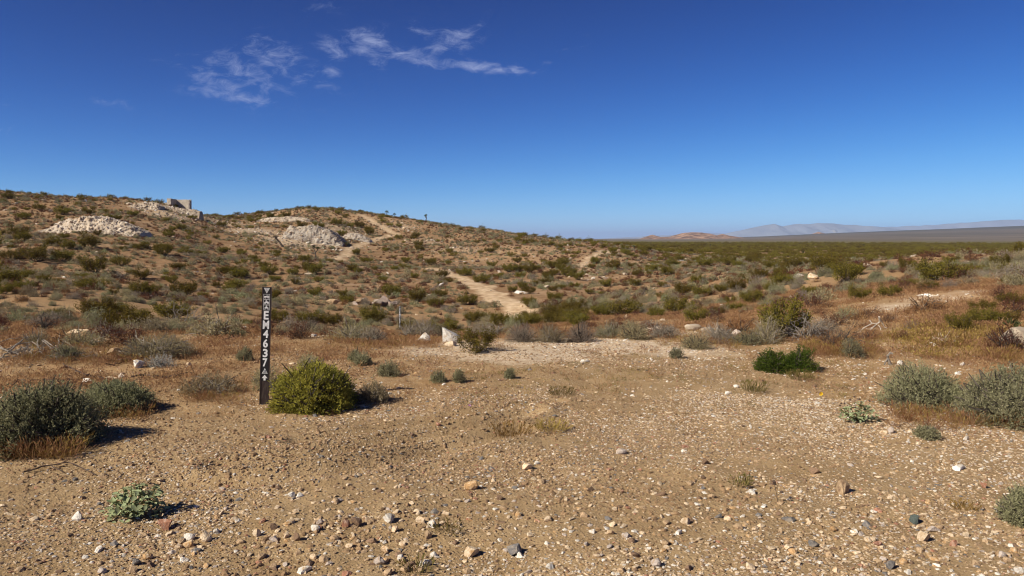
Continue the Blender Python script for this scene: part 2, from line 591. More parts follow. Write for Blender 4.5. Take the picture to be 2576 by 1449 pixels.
def build_table():
    keys = sorted(PROF)
    cols = []
    az = []
    for px in keys:
        pr = [(0.01, 0.0), (5, 0.0), (9, 0.0)]
        for d, z in PROF[px]:
            if isinstance(z, tuple):
                z = z_pix(px, z[1], d)
            pr.append((d, z))
        ft = float(np.interp(px, sorted(FAR_TOP), [FAR_TOP[k] for k in sorted(FAR_TOP)]))
        ft = (ft - 1.65) * 5500.0 / 9000.0 + 1.65
        pr += [(1700, -3.0), (2600, -3 + 0.16 * (ft + 3)), (4000, -3 + 0.55 * (ft + 3)), (5500, ft), (6200, ft - 8), (8500, -60), (70000, -80)]
        a = math.atan2((px - CX) / F, 1.0)
        r = np.array([p[0] for p in pr]) / cos(a)
        z = np.array([p[1] for p in pr])
        cols.append(np.interp(LR, np.log(r), z))
        az.append(a)
    cols = np.array(cols)
    tab = np.empty((NT, NR))
    for j in range(NR):
        tab[:, j] = np.interp(TH, az, cols[:, j])

    def blur(a, s, axis):
        k = np.exp(-0.5 * (np.arange(-3 * s, 3 * s + 1) / s) ** 2)
        k /= k.sum()
        pad = [(0, 0), (0, 0)]
        pad[axis] = (3 * s, 3 * s)
        b = np.pad(a, pad, mode='edge')
        return np.apply_along_axis(lambda m: np.convolve(m, k, 'valid'), axis, b)
    tab = blur(tab, 3, 0)
    tab = blur(tab, 4, 1)
    return tab


TAB = build_table()


def base_z(x, y):
    th = np.arctan2(x, y)
    th = np.clip(th, TH[0], TH[-1] - 1e-9)
    lr = np.clip(np.log(np.maximum(np.hypot(x, y), 1.0)), LR[0], LR[-1] - 1e-9)
    a = (th - TH[0]) / (TH[1] - TH[0])
    b = (lr - LR[0]) / (LR[1] - LR[0])
    i, j = a.astype(int), b.astype(int)
    fa, fb = a - i, b - j
    return (TAB[i, j] * (1 - fa) + TAB[i + 1, j] * fa) * (1 - fb) + (TAB[i, j + 1] * (1 - fa) + TAB[i + 1, j + 1] * fa) * fb


RUTS = []


def seg_dist(x, y, pts):
    """distance to a polyline on the ground"""
    best = np.full(np.shape(x), 1e9)
    for (ax, ay), (bx, by) in zip(pts[:-1], pts[1:]):
        dx, dy = bx - ax, by - ay
        t = np.clip(((x - ax) * dx + (y - ay) * dy) / (dx * dx + dy * dy + 1e-12), 0, 1)
        best = np.minimum(best, np.hypot(x - ax - t * dx, y - ay - t * dy))
    return best


def ground_z(x, y, fine=True):
    x = np.atleast_1d(np.asarray(x, float))
    y = np.atleast_1d(np.asarray(y, float))
    r = np.hypot(x, y)
    z = base_z(x, y)
    big = smooth(14, 60, r)
    z = z + 0.9 * big * fbm(x / 23.0, y / 23.0, 3, 11) * smooth(4000, 300, r)
    z = z + 0.35 * smooth(9, 30, r) * fbm(x / 5.0, y / 5.0, 3, 23) * smooth(3000, 200, r)
    z = z + 0.06 * fbm(x / 1.6, y / 1.6, 3, 31) * smooth(1500, 100, r)
    z = z + 6.0 * smooth(3000, 7000, r) * fbm(x / 900.0, y / 900.0, 4, 41)
    if fine:
        z = z + 0.022 * fbm(x / 0.33, y / 0.33, 3, 53) * smooth(120, 20, r)
        for pts, w, dep in RUTS:
            near = r < 14
            if near.any():
                dd = np.full(r.shape, 9.0)
                dd[near] = seg_dist(x[near], y[near], pts)
                q = dd / w
                z = z - dep * np.exp(-q * q) + 0.55 * dep * np.exp(-((q - 1.9) ** 2) * 2.0)
    return z


def gz(x, y):
    return float(ground_z(x, y)[0])


def G(px, py, near=2.5, far=3000.0):
    """where the line of sight of a pixel first meets the ground"""
    d = pix_dir(px, py)
    t = np.exp(np.linspace(math.log(near), math.log(far), 900))
    x, y, z = d[0] * t, d[1] * t, EYE + d[2] * t
    below = z < ground_z(x, y, False)
    if not below.any():
        i = len(t) - 1
    else:
        i = max(int(np.argmax(below)), 1)
    tt = np.linspace(t[i - 1], t[i], 60)
    x, y, z = d[0] * tt, d[1] * tt, EYE + d[2] * tt
    b2 = z < ground_z(x, y, False)
    k = int(np.argmax(b2)) if b2.any() else 59
    return np.array([x[k], y[k], gz(x[k], y[k])])


def proj(p):
    """pixel (2576 x 1449 view) of world points"""
    p = np.atleast_2d(p)
    x, y, z = p[:, 0], p[:, 1], p[:, 2] - EYE
    f = y * cos(PITCH) - z * sin(PITCH)
    u = y * sin(PITCH) + z * cos(PITCH)
    f = np.maximum(f, 1e-6)
    return CX + F * x / f, CY - F * u / f, f


def gpath(pixels):
    return [tuple(G(px, py)[:2]) for px, py in pixels]


RUTS = [(gpath([(1330, 1035), (1240, 1062), (1120, 1090), (960, 1120), (780, 1150), (560, 1172)]), 0.11, 0.045),
        (gpath([(1300, 1085), (1180, 1115), (1040, 1150), (860, 1185), (640, 1215), (420, 1225)]), 0.11, 0.038),
        (gpath([(1400, 1010), (1230, 1035), (1090, 1060), (940, 1085), (760, 1112)]), 0.09, 0.028)]

TRAILS = [(gpath([(1322, 815), (1298, 772), (1245, 742), (1195, 716), (1150, 695), (1112, 681), (1085, 675)]), 1.0),
          (gpath([(850, 650), (880, 627), (915, 612), (955, 598), (985, 592)]), .9),
          (gpath([(1000, 590), (965, 572), (940, 560), (925, 548), (905, 540)]), 1.0),
          (gpath([(1455, 672), (1478, 655), (1500, 640), (1530, 633), (1560, 629)]), .8)]

# patches of bare pale gravel: pixel centre, half width and half height, strength
PALE = [(1480, 868, 300, 20, .9), (1700, 880, 160, 20, .7), (1330, 890, 230, 26, .8), (1080, 885, 120, 14, .6), (1180, 865, 90, 10, .8),
        (760, 608, 130, 26, .75), (640, 580, 80, 25, .7), (560, 560, 90, 22, .55), (420, 540, 90, 16, .6), (380, 520, 70, 14, .7),
        (1000, 570, 60, 18, .6), (1150, 630, 90, 30, .5), (1060, 610, 70, 18, .5), (1530, 636, 36, 7, .9), (1640, 618, 40, 5, .6),
        (2030, 650, 120, 10, .55), (2350, 752, 90, 18, .7), (2250, 770, 80, 14, .6), (2450, 735, 80, 12, .5), (2300, 672, 60, 8, .5),
        (1480, 700, 60, 8, .4), (1900, 690, 60, 6, .4), (230, 850, 90, 12, .6), (740, 842, 60, 8, .6), (2540, 870, 60, 30, .6),
        (850, 575, 90, 22, .55), (1200, 655, 60, 12, .4), (1730, 838, 130, 10, .6), (520, 690, 40, 10, .4), (1080, 855, 60, 10, .5)]
PALE_W = []
for (px, py, rx, ry, st) in PALE:
    c = G(px, py)
    up = G(px, py - ry)
    dn = G(px, py + ry)
    d = c[1]
    PALE_W.append((c[0], c[1], rx * d / F, float(np.clip(0.5 * abs(up[1] - dn[1]), 0.4, rx * d / F * 1.3)), math.atan2(c[0], c[1]), st))


def pale_at(x, y):
    p = np.zeros(np.shape(x))
    for (cx, cy, a, b, ang, st) in PALE_W:
        dx, dy = x - cx, y - cy
        u = (dx * cos(ang) - dy * sin(ang)) / a
        v = (dx * sin(ang) + dy * cos(ang)) / b
        p = np.maximum(p, st * np.exp(-1.1 * (u * u + v * v) ** 1.3))
    return p


BARE = [(1330, 636, 170, 26, .9), (1460, 650, 90, 14, .6), (900, 545, 130, 18, .75), (760, 530, 90, 12, .6), (1000, 560, 80, 18, .6), (640, 560, 60, 10, .5), (1120, 600, 70, 14, .5),
        (2400, 745, 170, 22, .8), (2250, 800, 120, 14, .6), (2420, 870, 140, 26, .7), (1850, 745, 90, 8, .5), (300, 655, 60, 8, .6)]
BARE_W = []
for (px, py, rx, ry, st) in BARE:
    c = G(px, py)
    up = G(px, py - ry)
    dn = G(px, py + ry)
    BARE_W.append((c[0], c[1], rx * c[1] / F, float(np.clip(0.5 * abs(up[1] - dn[1]), 0.4, rx * c[1] / F * 1.5)), math.atan2(c[0], c[1]), st))


def bare_at(x, y):
    p = np.zeros(np.shape(x))
    for (cx, cy, a, b, ang, st) in BARE_W:
        dx, dy = x - cx, y - cy
        u = (dx * cos(ang) - dy * sin(ang)) / a
        v = (dx * sin(ang) + dy * cos(ang)) / b
        p = np.maximum(p, st * np.exp(-1.1 * (u * u + v * v) ** 1.3))
    return p


def trail_at(x, y):
    t = np.zeros(np.shape(x))
    wob = 0.9 * fbm(x / 1.6, y / 1.6, 4, 77)
    for pts, w in TRAILS:
        pts = np.array(pts)
        lo, hi = pts.min(0) - 8, pts.max(0) + 8
        m = (x > lo[0]) & (x < hi[0]) & (y > lo[1]) & (y < hi[1])
        if m.any():
            d = seg_dist(x[m], y[m], [tuple(p) for p in pts])
            t[m] = np.maximum(t[m], smooth(w * 1.25, w * 0.75, d + wob[m]))
    return t


def grass_at(x, y):
    """how thickly dried grass covers the soil"""
    r = np.hypot(x, y)
    th = x / np.maximum(y, 0.1)
    g = 0.5 + 1.1 * fbm(x / 2.3, y / 2.3, 3, 91)
    left = smooth(6.4, 8.6, r - 1.1 * smooth(-.1, .6, th) + 0.8 * smooth(-.35, -.6, th) * 0)
    right = smooth(0.42, 0.55, th) * smooth(6.5, 8.0, r)
    cover = left * (0.75 - 0.55 * smooth(-.15, .05, th) * smooth(.48, .36, th) * smooth(13.5, 11, r))
    cover = np.maximum(cover, right)
    cover = np.maximum(cover, 0.95 * smooth(13, 16, r))
    return np.clip(cover * (0.45 + g), 0, 1)


def build_ground():
    dense = np.linspace(radians(-38.5), radians(38.5), 600)
    step = np.concatenate([np.linspace(radians(38.5), radians(60), 40)[1:], np.linspace(radians(60), radians(180), 50)[1:]])
    th = np.concatenate([-step[::-1], dense, step])[:-1]
    th = np.concatenate([th])          # the ring closes on itself
    r = np.concatenate([[0.35, 0.8, 1.4, 2.0, 2.5], np.exp(np.linspace(math.log(2.7), math.log(16), 210)), np.exp(np.linspace(math.log(16), math.log(260), 300))[1:],
                        np.exp(np.linspace(math.log(260), math.log(62000), 110))[1:]])
    T, R = np.meshgrid(th, r, indexing='ij')
    X, Yv = R * np.sin(T), R * np.cos(T)
    x, y = X.ravel(), Yv.ravel()
    z = ground_z(x, y)
    n, k = T.shape
    idx = np.arange(n * k).reshape(n, k)
    nxt = np.roll(idx, -1, axis=0)
    quads = np.stack([idx[:, :-1], nxt[:, :-1], nxt[:, 1:], idx[:, 1:]], -1).reshape(-1, 4)[:, ::-1]
    verts = np.stack([x, y, z], 1)
    # middle of the ring under the viewer
    verts = np.vstack([verts, [[0, 0, gz(0.01, 0.01)]]])
    tris = np.stack([idx[:, 0], nxt[:, 0], np.full(n, n * k)], -1)[:, ::-1]
    me = mesh_from('ground', verts, quads, tris, (soil_material(),), None, True)
    for nm, val in (('pale', pale_at(x, y)), ('trail', trail_at(x, y)), ('grass', grass_at(x, y)), ('bare', bare_at(x, y))):
        a = me.attributes.new(nm, 'FLOAT', 'POINT')
        a.data.foreach_set('value', np.append(val, 0).astype(np.float32))
    o = obj('ground', me, kind='structure')
    o['label'] = 'dry desert soil with gravel, rising to low hills and running out to a plain'
    return o


def soil_material():
    m, n, l, out = new_mat('desert_soil')

    def nd(t, **kw):
        q = n.new(t)
        for a, b in kw.items():
            setattr(q, a, b)
        return q

    def noise(scale, detail=4, rough=0.55, vec=None):
        q = nd('ShaderNodeTexNoise')
        q.inputs['Scale'].default_value = scale
        q.inputs['Detail'].default_value = detail
        q.inputs['Roughness'].default_value = rough
        l.new(vec or pos, q.inputs['Vector'])
        return q.outputs[0]

    def ramp(v, lo, hi, a=0.0, b=1.0):
        q = nd('ShaderNodeMapRange')
        q.clamp = True
        l.new(v, q.inputs[0])
        for i, w in enumerate((lo, hi, a, b)):
            q.inputs[i + 1].default_value = w
        return q.outputs[0]

    def mixc(f, a, b):
        q = nd('ShaderNodeMix', data_type='RGBA')
        if isinstance(f, (int, float)):
            q.inputs[0].default_value = f
        else:
            l.new(f, q.inputs[0])
        for s, v in ((6, a), (7, b)):
            if isinstance(v, tuple):
                q.inputs[s].default_value = col4(v)
            else:
                l.new(v, q.inputs[s])
        return q.outputs[2]

    def math_(op, a, b):
        q = nd('ShaderNodeMath', operation=op)
        for i, v in enumerate((a, b)):
            if isinstance(v, (int, float)):
                q.inputs[i].default_value = v
            else:
                l.new(v, q.inputs[i])
        return q.outputs[0]

    def attr(nm):
        q = nd('ShaderNodeAttribute', attribute_name=nm)
        return q.outputs['Fac']
    geo = nd('ShaderNodeNewGeometry')
    pos = geo.outputs['Position']
    ln = nd('ShaderNodeVectorMath', operation='LENGTH')
    l.new(pos, ln.inputs[0])
    dist = ln.outputs['Value']
    fine = noise(55, 5, 0.7)
    mid = noise(2.2, 5, 0.6)
    wide = noise(0.07, 5, 0.6)
    # bare soil
    soil = mixc(ramp(mid, 0.32, 0.68), (0.295, 0.194, 0.096), (0.425, 0.294, 0.158))
    soil = mixc(math_('MULTIPLY', ramp(fine, 0.35, 0.75), 0.5), soil, (0.205, 0.128, 0.066))
    # fine gravel pressed into the soil
    vo = nd('ShaderNodeTexVoronoi', feature='F1')
    vo.inputs['Scale'].default_value = 46
    l.new(pos, vo.inputs['Vector'])
    peb = ramp(vo.outputs['Distance'], 0.42, 0.22)
    hsv = nd('ShaderNodeSeparateColor', mode='HSV')
    l.new(vo.outputs['Color'], hsv.inputs[0])
    pick = nd('ShaderNodeValToRGB')
    pick.color_ramp.interpolation = 'CONSTANT'
    pe = pick.color_ramp.elements
    pe[0].position = 0.0
    pe[0].color = (0.28, 0.175, 0.095, 1)
    pe[1].position = 0.45
    pe[1].color = (0.46, 0.32, 0.19, 1)
    for p_, c_ in ((0.66, (0.56, 0.44, 0.31)), (0.86, (0.70, 0.60, 0.47)), (0.94, (0.30, 0.15, 0.09))):
        e = pe.new(p_)
        e.color = col4(c_)
    sepc = nd('ShaderNodeSeparateColor')
    l.new(vo.outputs['Color'], sepc.inputs[0])
    l.new(sepc.outputs[0], pick.inputs[0])
    some = ramp(noise(0.9, 4), 0.38, 0.62, 0.25, 0.85)
    gravel_f = math_('MULTIPLY', math_('MULTIPLY', peb, some), ramp(dist, 30, 60, 1, 0))
    # dried grass tint
    gr = mixc(ramp(noise(6.0, 4), 0.35, 0.7), (0.30, 0.172, 0.076), (0.45, 0.280, 0.136))
    c = mixc(math_('MULTIPLY', attr('grass'), ramp(noise(11, 5, 0.7), 0.3, 0.62)), soil, gr)
    c = mixc(gravel_f, c, pick.outputs[0])
    # pale broken rock
    pal = mixc(ramp(noise(9, 6, 0.7), 0.35, 0.65), (0.46, 0.33, 0.22), (0.70, 0.57, 0.42))
    palf = math_('MULTIPLY', ramp(math_('ADD', attr('pale'), math_('MULTIPLY', math_('SUBTRACT', noise(3.5, 5, 0.7), 0.5), 0.9)), 0.22, 0.6), 0.8)
    c = mixc(palf, c, pal)
    # hillside mottling
    hill = mixc(ramp(noise(0.35, 6, 0.68), 0.35, 0.68), (0.225, 0.124, 0.060), (0.405, 0.252, 0.134))
    hill = mixc(math_('MULTIPLY', ramp(noise(1.1, 5, 0.7), 0.5, 0.66), 0.55), hill, (0.19, 0.155, 0.085))
    hill = mixc(math_('MULTIPLY', ramp(noise(5.0, 4, 0.7), 0.45, 0.62), 0.5), hill, (0.19, 0.108, 0.056))
    hill = mixc(math_('MULTIPLY', ramp(noise(0.12, 5, 0.7), 0.52, 0.7), 0.6), hill, (0.50, 0.345, 0.215))
    c = mixc(math_('MULTIPLY', ramp(dist, 16, 60), math_('SUBTRACT', 1.0, math_('MULTIPLY', palf, 0.85))), c, hill)
    bare = mixc(ramp(noise(1.1, 5, 0.65), 0.35, 0.65), (0.38, 0.225, 0.115), (0.52, 0.345, 0.195))
    c = mixc(math_('MULTIPLY', attr('bare'), ramp(noise(0.7, 5, 0.7), 0.3, 0.6, 0.3, 0.9)), c, bare)
    tr = mixc(ramp(noise(1.6, 5), 0.35, 0.65), (0.47, 0.32, 0.185), (0.66, 0.49, 0.32))
    c = mixc(math_('MULTIPLY', attr('trail'), ramp(noise(0.8, 5, 0.7), 0.3, 0.55, 0.45, 0.95)), c, tr)
    # the plain: creosote flat, then the greyer far slope
    flat = mixc(ramp(noise(0.045, 6, 0.7), 0.38, 0.62), (0.090, 0.080, 0.028), (0.20, 0.15, 0.07))
    c = mixc(ramp(dist, 330, 800), c, flat)
    sm = nd('ShaderNodeMapping')
    sm.inputs['Scale'].default_value = (0.0009, 0.005, 0.0009)
    l.new(pos, sm.inputs[0])
    bands = noise(1.0, 5, 0.6, sm.outputs[0])
    slope = mixc(ramp(bands, 0.4, 0.6), (0.105, 0.088, 0.062), (0.19, 0.145, 0.105))
    slope = mixc(ramp(dist, 4100, 5100, 0, 0.85), slope, (0.075, 0.07, 0.05))
    c = mixc(ramp(dist, 1650, 2150), c, slope)
    b = nd('ShaderNodeBsdfPrincipled')
    b.inputs['Roughness'].default_value = 0.95
    b.inputs['Specular IOR Level'].default_value = 0.1
    l.new(c, b.inputs['Base Color'])
    h = math_('ADD', math_('MULTIPLY', fine, 0.006), math_('MULTIPLY', gravel_f, 0.008))
    h = math_('ADD', h, math_('MULTIPLY', noise(14, 5, 0.65), 0.022))
    h = math_('ADD', h, math_('MULTIPLY', math_('MULTIPLY', noise(1.4, 6, 0.7), ramp(dist, 25, 90, 0, 1)), 0.35))
    bp = nd('ShaderNodeBump')
    bp.inputs['Strength'].default_value = 0.9
    bp.inputs['Distance'].default_value = 1.0
    l.new(h, bp.inputs['Height'])
    l.new(bp.outputs[0], b.inputs['Normal'])
    l.new(b.outputs[0], out.inputs[0])
    return m


ground = build_ground()


# ------------------------------------------------------------------ far hills and mountains
def ridge(name, outline, dist, depth, mat, seed, rough, label, base_drop=60.0, nx=260, ny=60):
    """a range of hills whose crest runs through the outline, at its own distance, with flanks before and behind"""
    px = np.linspace(outline[0][0], outline[-1][0], nx)
    py = np.interp(px, [o[0] for o in outline], [o[1] for o in outline])
    xs = (px - CX) / F * dist
    top = np.array([z_pix(a, b, dist) for a, b in zip(px, py)])
    t = np.linspace(-1, 1, ny)
    Xg, Tg = np.meshgrid(xs, t, indexing='ij')
    basez = base_z(xs, np.full(nx, dist)) - base_drop
    H = (top - basez)
    sc = depth * 0.45
    Yg = dist + Tg * depth
    crest = 0.10 * fbm(Xg / sc, Xg * 0, 2, seed + 5)
    prof = np.clip(1 - np.abs(Tg + crest * (1 - Tg * Tg)), 0, 1) ** 1.05
    rn = np.abs(fbm(Xg / sc, Yg / sc, 5, seed, 0.55))
    Z = basez[:, None] + H[:, None] * prof * (1 - rough * rn * (1 - prof ** 3))
    idx = np.arange(nx * ny).reshape(nx, ny)
    q = np.stack([idx[:-1, :-1], idx[1:, :-1], idx[1:, 1:], idx[:-1, 1:]], -1).reshape(-1, 4)
    me = mesh_from(name, np.stack([Xg.ravel(), Yg.ravel(), Z.ravel()], 1), q, None, (mat,), None, True)
    o = obj(name, me, kind='structure')
    o['label'] = label
    return o


def hill_mat(name, c1, c2, scale):
    m, n, l, out = new_mat(name)
    geo = n.new('ShaderNodeNewGeometry')
    nz = n.new('ShaderNodeTexNoise')
    nz.inputs['Scale'].default_value = scale
    nz.inputs['Detail'].default_value = 6
    nz.inputs['Roughness'].default_value = 0.65
    l.new(geo.outputs['Position'], nz.inputs['Vector'])
    r = n.new('ShaderNodeValToRGB')
    r.color_ramp.elements[0].position = 0.38
    r.color_ramp.elements[0].color = col4(c1)
    r.color_ramp.elements[1].position = 0.64
    r.color_ramp.elements[1].color = col4(c2)
    l.new(nz.outputs[0], r.inputs[0])
    b = n.new('ShaderNodeBsdfPrincipled')
    b.inputs['Roughness'].default_value = 0.95
    b.inputs['Specular IOR Level'].default_value = 0.05
    l.new(r.outputs[0], b.inputs['Base Color'])
    l.new(b.outputs[0], out.inputs[0])
    return m


HM = hill_mat('tan_hill', (0.12, 0.07, 0.045), (0.40, 0.25, 0.16), 0.03)
MM = hill_mat('haze_tinted_mountain', (0.20, 0.215, 0.25), (0.25, 0.265, 0.295), 0.002)  # bluish fade of distance haze painted into the rock colour, besides the haze volume
ridge('hills', [(1545, 610), (1600, 604), (1632, 592), (1640, 590), (1660, 596), (1685, 595), (1715, 586), (1740, 584), (1765, 585), (1785, 588), (1800, 592), (1815, 588), (1830, 592), (1860, 597), (1910, 607)],
      3700, 280, HM, 3, 0.75, 'low bare tan hills rising from the plain in the distance', 4)
ridge('hills', [(1905, 604), (1930, 596), (1945, 593), (1962, 596), (1990, 602)], 5000, 170, HM, 13, 0.6, 'small tan hillock at the foot of the far slope', 12, 90, 40)
ridge('hills', [(2000, 598), (2035, 590), (2056, 583), (2078, 588), (2110, 596)], 5200, 190, HM, 23, 0.6, 'lone cone-shaped tan hill on the far slope', 14, 90, 40)
ridge('mountains', [(1740, 606), (1790, 594), (1840, 583), (1885, 573), (1920, 566), (1945, 563), (1965, 569), (1990, 565), (2012, 562), (2040, 563), (2060, 560), (2095, 562), (2150, 566), (2210, 571), (2290, 580), (2380, 592)],
      14000, 1800, MM, 33, 0.6, 'faint blue mountain range beyond the plain', 90, 320, 60)
ridge('mountains', [(1300, 606), (1480, 602), (1600, 595), (1700, 590), (1790, 586), (1900, 590), (2080, 580), (2200, 572), (2330, 566), (2440, 558), (2520, 553), (2600, 550), (2760, 550), (3000, 552), (3300, 570)],
      17000, 1600, MM, 43, 0.5, 'faintest mountain range along the horizon, almost lost in haze', 110, 320, 50)

# pale dry flats at the mountain foot
pm, pn, pl, po = new_mat('pale_flat')
pb = pn.new('ShaderNodeBsdfDiffuse')
pz = pn.new('ShaderNodeTexNoise')
pz.inputs['Scale'].default_value = 0.002
pg = pn.new('ShaderNodeNewGeometry')
pl.new(pg.outputs['Position'], pz.inputs['Vector'])
pr_ = pn.new('ShaderNodeValToRGB')
pr_.color_ramp.elements[0].color = (0.17, 0.165, 0.17, 1)
pr_.color_ramp.elements[1].color = (0.34, 0.32, 0.30, 1)
pl.new(pz.outputs[0], pr_.inputs[0])
pl.new(pr_.outputs[0], pb.inputs[0])
pl.new(pb.outputs[0], po.inputs[0])
ridge('hills', [(2060, 588), (2085, 580), (2095, 577), (2108, 581), (2130, 580), (2160, 582), (2200, 588)], 13500, 500, pm, 63, 0.7, 'pale bare foothills shining at the foot of the faint mountains', 40, 120, 30)

# ------------------------------------------------------------------ haze
hz = Geo()
hz.box(-66000, 66000, -66000, 66000, -420, 515)
hm, hn, hl, ho = new_mat('haze')
pv = hn.new('ShaderNodeVolumePrincipled')
pv.inputs['Color'].default_value = (0.50, 0.66, 1.0, 1)
pv.inputs['Density'].default_value = 0.000046
pv.inputs['Anisotropy'].default_value = 0.0
hl.new(pv.outputs[0], ho.inputs['Volume'])
haze = obj('haze', hz.mesh('haze', (hm,)), kind='stuff')
haze['label'] = 'pale blue desert haze that fades the far mountains'

# ------------------------------------------------------------------ plant builders: each returns (branches mesh, foliage mesh)


def polyline(p0, d0, length, n, rng, wobble=0.25, lift=0.0):
    pts = [np.array(p0, float)]
    d = norm(np.array(d0, float))
    for i in range(n):
        d = norm(d + rng.normal(size=3) * wobble + np.array([0, 0, lift]))
        pts.append(pts[-1] + d * length / n)
    return np.array(pts)


def creosote(seed, width, height, leaf, n_stem=13, per=9, dens=26, stem_r=0.012, lmat='creosote_leaf', open_=1.0, detail=True):
    """open vase of thin stems, leaves in small sprays towards the ends"""
    rng = np.random.default_rng(seed)
    br, fo = Geo(), Geo()
    R = width * 0.5
    for s in range(n_stem):
        az = 2 * pi * (s + rng.uniform(-.4, .4)) / n_stem
        spread = rng.uniform(0.3, 1.05) ** 0.7
        tip = np.array([cos(az) * R * spread, sin(az) * R * spread, height * (1.0 - 0.42 * spread ** 2) * rng.uniform(0.78, 1.08)])
        root = np.array([cos(az), sin(az), 0]) * 0.06 * R
        tt = np.linspace(0, 1, 6)[:, None]
        path = root * (1 - tt) + tip * tt + np.array([0, 0, 1]) * (np.sin(tt * pi) * -0.06 * height)
        path[1:-1] += rng.normal(size=(4, 3)) * 0.035 * width
        br.tube(path, np.linspace(stem_r, stem_r * 0.3, 6), 4 if detail else 3, False)
        for k in range(per):
            a = rng.uniform(0.38, 1.0)
            i = min(int(a * 5), 4)
            p = path[i] + (path[i + 1] - path[i]) * (a * 5 - i)
            d = norm(norm(tip - root) * 0.6 + rng.normal(size=3) * 0.55 + np.array([0, 0, .35]))
            ln = width * rng.uniform(0.10, 0.22)
            tw = polyline(p, d, ln, 3, rng, 0.22, 0.05)
            if detail:
                br.tube(tw, np.linspace(stem_r * 0.4, stem_r * 0.15, 4), 3, False)
            u = rng.uniform(0.1, 1.05, dens)
            ii = np.minimum((u * 3).astype(int), 2)
            pos = tw[ii] + (tw[ii + 1] - tw[ii]) * (u * 3 - ii)[:, None] + rng.normal(size=(dens, 3)) * leaf * 0.9
            fo.leaves(pos, d * 0.5 + rng.normal(size=(dens, 3)) * 0.7 + np.array([0, 0, .25]), leaf * rng.uniform(0.7, 1.3, dens), leaf * 0.55, rng)
    return br.mesh('branches', (MATS['stem_wood'],)), fo.mesh('foliage', (MATS[lmat],))


def dome(seed, width, height, twigs, per, leaf, twig_len, lmat, lwidth=0.3, upright=0.45, lump=0.22, wood='stem_wood', skirt=None, fill=0.35, flat=1.0, ragged=1.0):
    """dense low shrub: short leafy twigs over an uneven dome, darker and twiggier inside"""
    rng = np.random.default_rng(seed)
    br, fo = Geo(), Geo()
    R = width * 0.5
    az = rng.uniform(0, 2 * pi, twigs)
    el = np.arcsin(rng.uniform(0.02, 1.0, twigs) ** flat)
    u = np.stack([np.cos(az) * np.cos(el), np.sin(az) * np.cos(el), np.sin(el)], 1)
    bumps = rng.normal(size=(14, 3))
    bumps = norm(bumps * np.array([1, 1, .6]))
    amp = rng.uniform(-1, 1, 14)
    lum = 1 + lump * np.sum(amp[None] * np.exp(-((1 - u @ bumps.T) / 0.10)), 1) + rng.normal(size=twigs) * .045
    a0, a1, a2 = rng.uniform(0, 6.28, 3)
    lum = lum * (1 + ragged * (.14 * np.cos(az - a0) + .10 * np.cos(2 * az - a1) + .07 * np.cos(3 * az - a2)))
    shell = np.where(rng.uniform(size=twigs) < fill, rng.uniform(0.45, 0.85, twigs), rng.uniform(0.84, 1.0, twigs)) * np.clip(lum, 0.5, 1.4)
    out_ = rng.uniform(size=twigs) < .07
    shell = np.where(out_, shell * (1 + ragged * rng.uniform(.06, .28, twigs)), shell)
    # bare gaps where growth has died back
    for _ in range(5):
        gd_ = norm(rng.normal(size=3) * np.array([1, 1, .5]) + np.array([0, 0, .25]))
        shell = np.where((u @ gd_) > rng.uniform(.93, .975), shell * (1 - .28 * ragged), shell)
    tip = u * np.array([R, R, height]) * shell[:, None]
    tip[:, 2] = np.maximum(tip[:, 2], 0.03 * height)
    d = norm(u * (1 - upright) + np.array([0, 0, upright]) + rng.normal(size=(twigs, 3)) * 0.22)
    base = tip - d * twig_len
    # leaves along each twig
    a = rng.uniform(0.0, 1.1, (twigs, per))
    pos = base[:, None, :] + d[:, None, :] * twig_len * a[:, :, None] + rng.normal(size=(twigs, per, 3)) * leaf * 0.28
    dd = d[:, None, :] * 0.75 + rng.normal(size=(twigs, per, 3)) * 0.5
    fo.leaves(pos.reshape(-1, 3), dd.reshape(-1, 3), leaf * rng.uniform(0.65, 1.3, twigs * per), leaf * lwidth, rng)
    # woody frame
    ns = max(14, twigs // 9)
    for s in range(ns):
        i = rng.integers(twigs)
        root = np.array([rng.normal() * 0.08 * R, rng.normal() * 0.08 * R, -0.02])
        tt = np.linspace(0, 1, 4)[:, None]
        path = root * (1 - tt) + tip[i] * rng.uniform(.92, 1.12) * tt
        path[1:-1] += rng.normal(size=(2, 3)) * 0.04 * width
        br.tube(path, np.linspace(0.010, 0.003, 4) * (0.6 + width), 3, False)
    return br.mesh('branches', (MATS[wood],)), fo.mesh('foliage', (MATS[lmat],))


def twiggy(seed, width, height, n_stem, wood='grey_wood', r0=0.010, levels=3, droop=0.0, lean=(0, 0, 0)):
    """dead shrub: only branching grey wood"""
    rng = np.random.default_rng(seed)
    br = Geo()

    def grow(p, d, ln, r, lev):
        pts = polyline(p, d, ln, 5, rng, 0.24, -droop)
        pts[:, 2] = np.maximum(pts[:, 2], 0.0)
        br.tube(pts, np.linspace(r, r * 0.55, 6), 4 if lev == levels else 3, lev == levels)
        if lev == 0:
            return
        for k in range(3):
            i = rng.integers(2, 6)
            nd = norm(norm(pts[-1] - pts[0]) + rng.normal(size=3) * 0.65)
            grow(pts[i], nd, ln * rng.uniform(0.4, 0.7), r * 0.55, lev - 1)
    for s in range(n_stem):
        az = 2 * pi * (s + rng.uniform(-.4, .4)) / n_stem
        sp = rng.uniform(0.3, 1.0)
        d = np.array([cos(az) * sp * width * 0.5, sin(az) * sp * width * 0.5, height * rng.uniform(0.5, 1.0)]) + np.array(lean)
        grow(np.array([rng.normal() * 0.03, rng.normal() * 0.03, -0.02]), d, np.linalg.norm(d) * 0.62, r0, levels)
    return br.mesh('branches', (MATS[wood],))


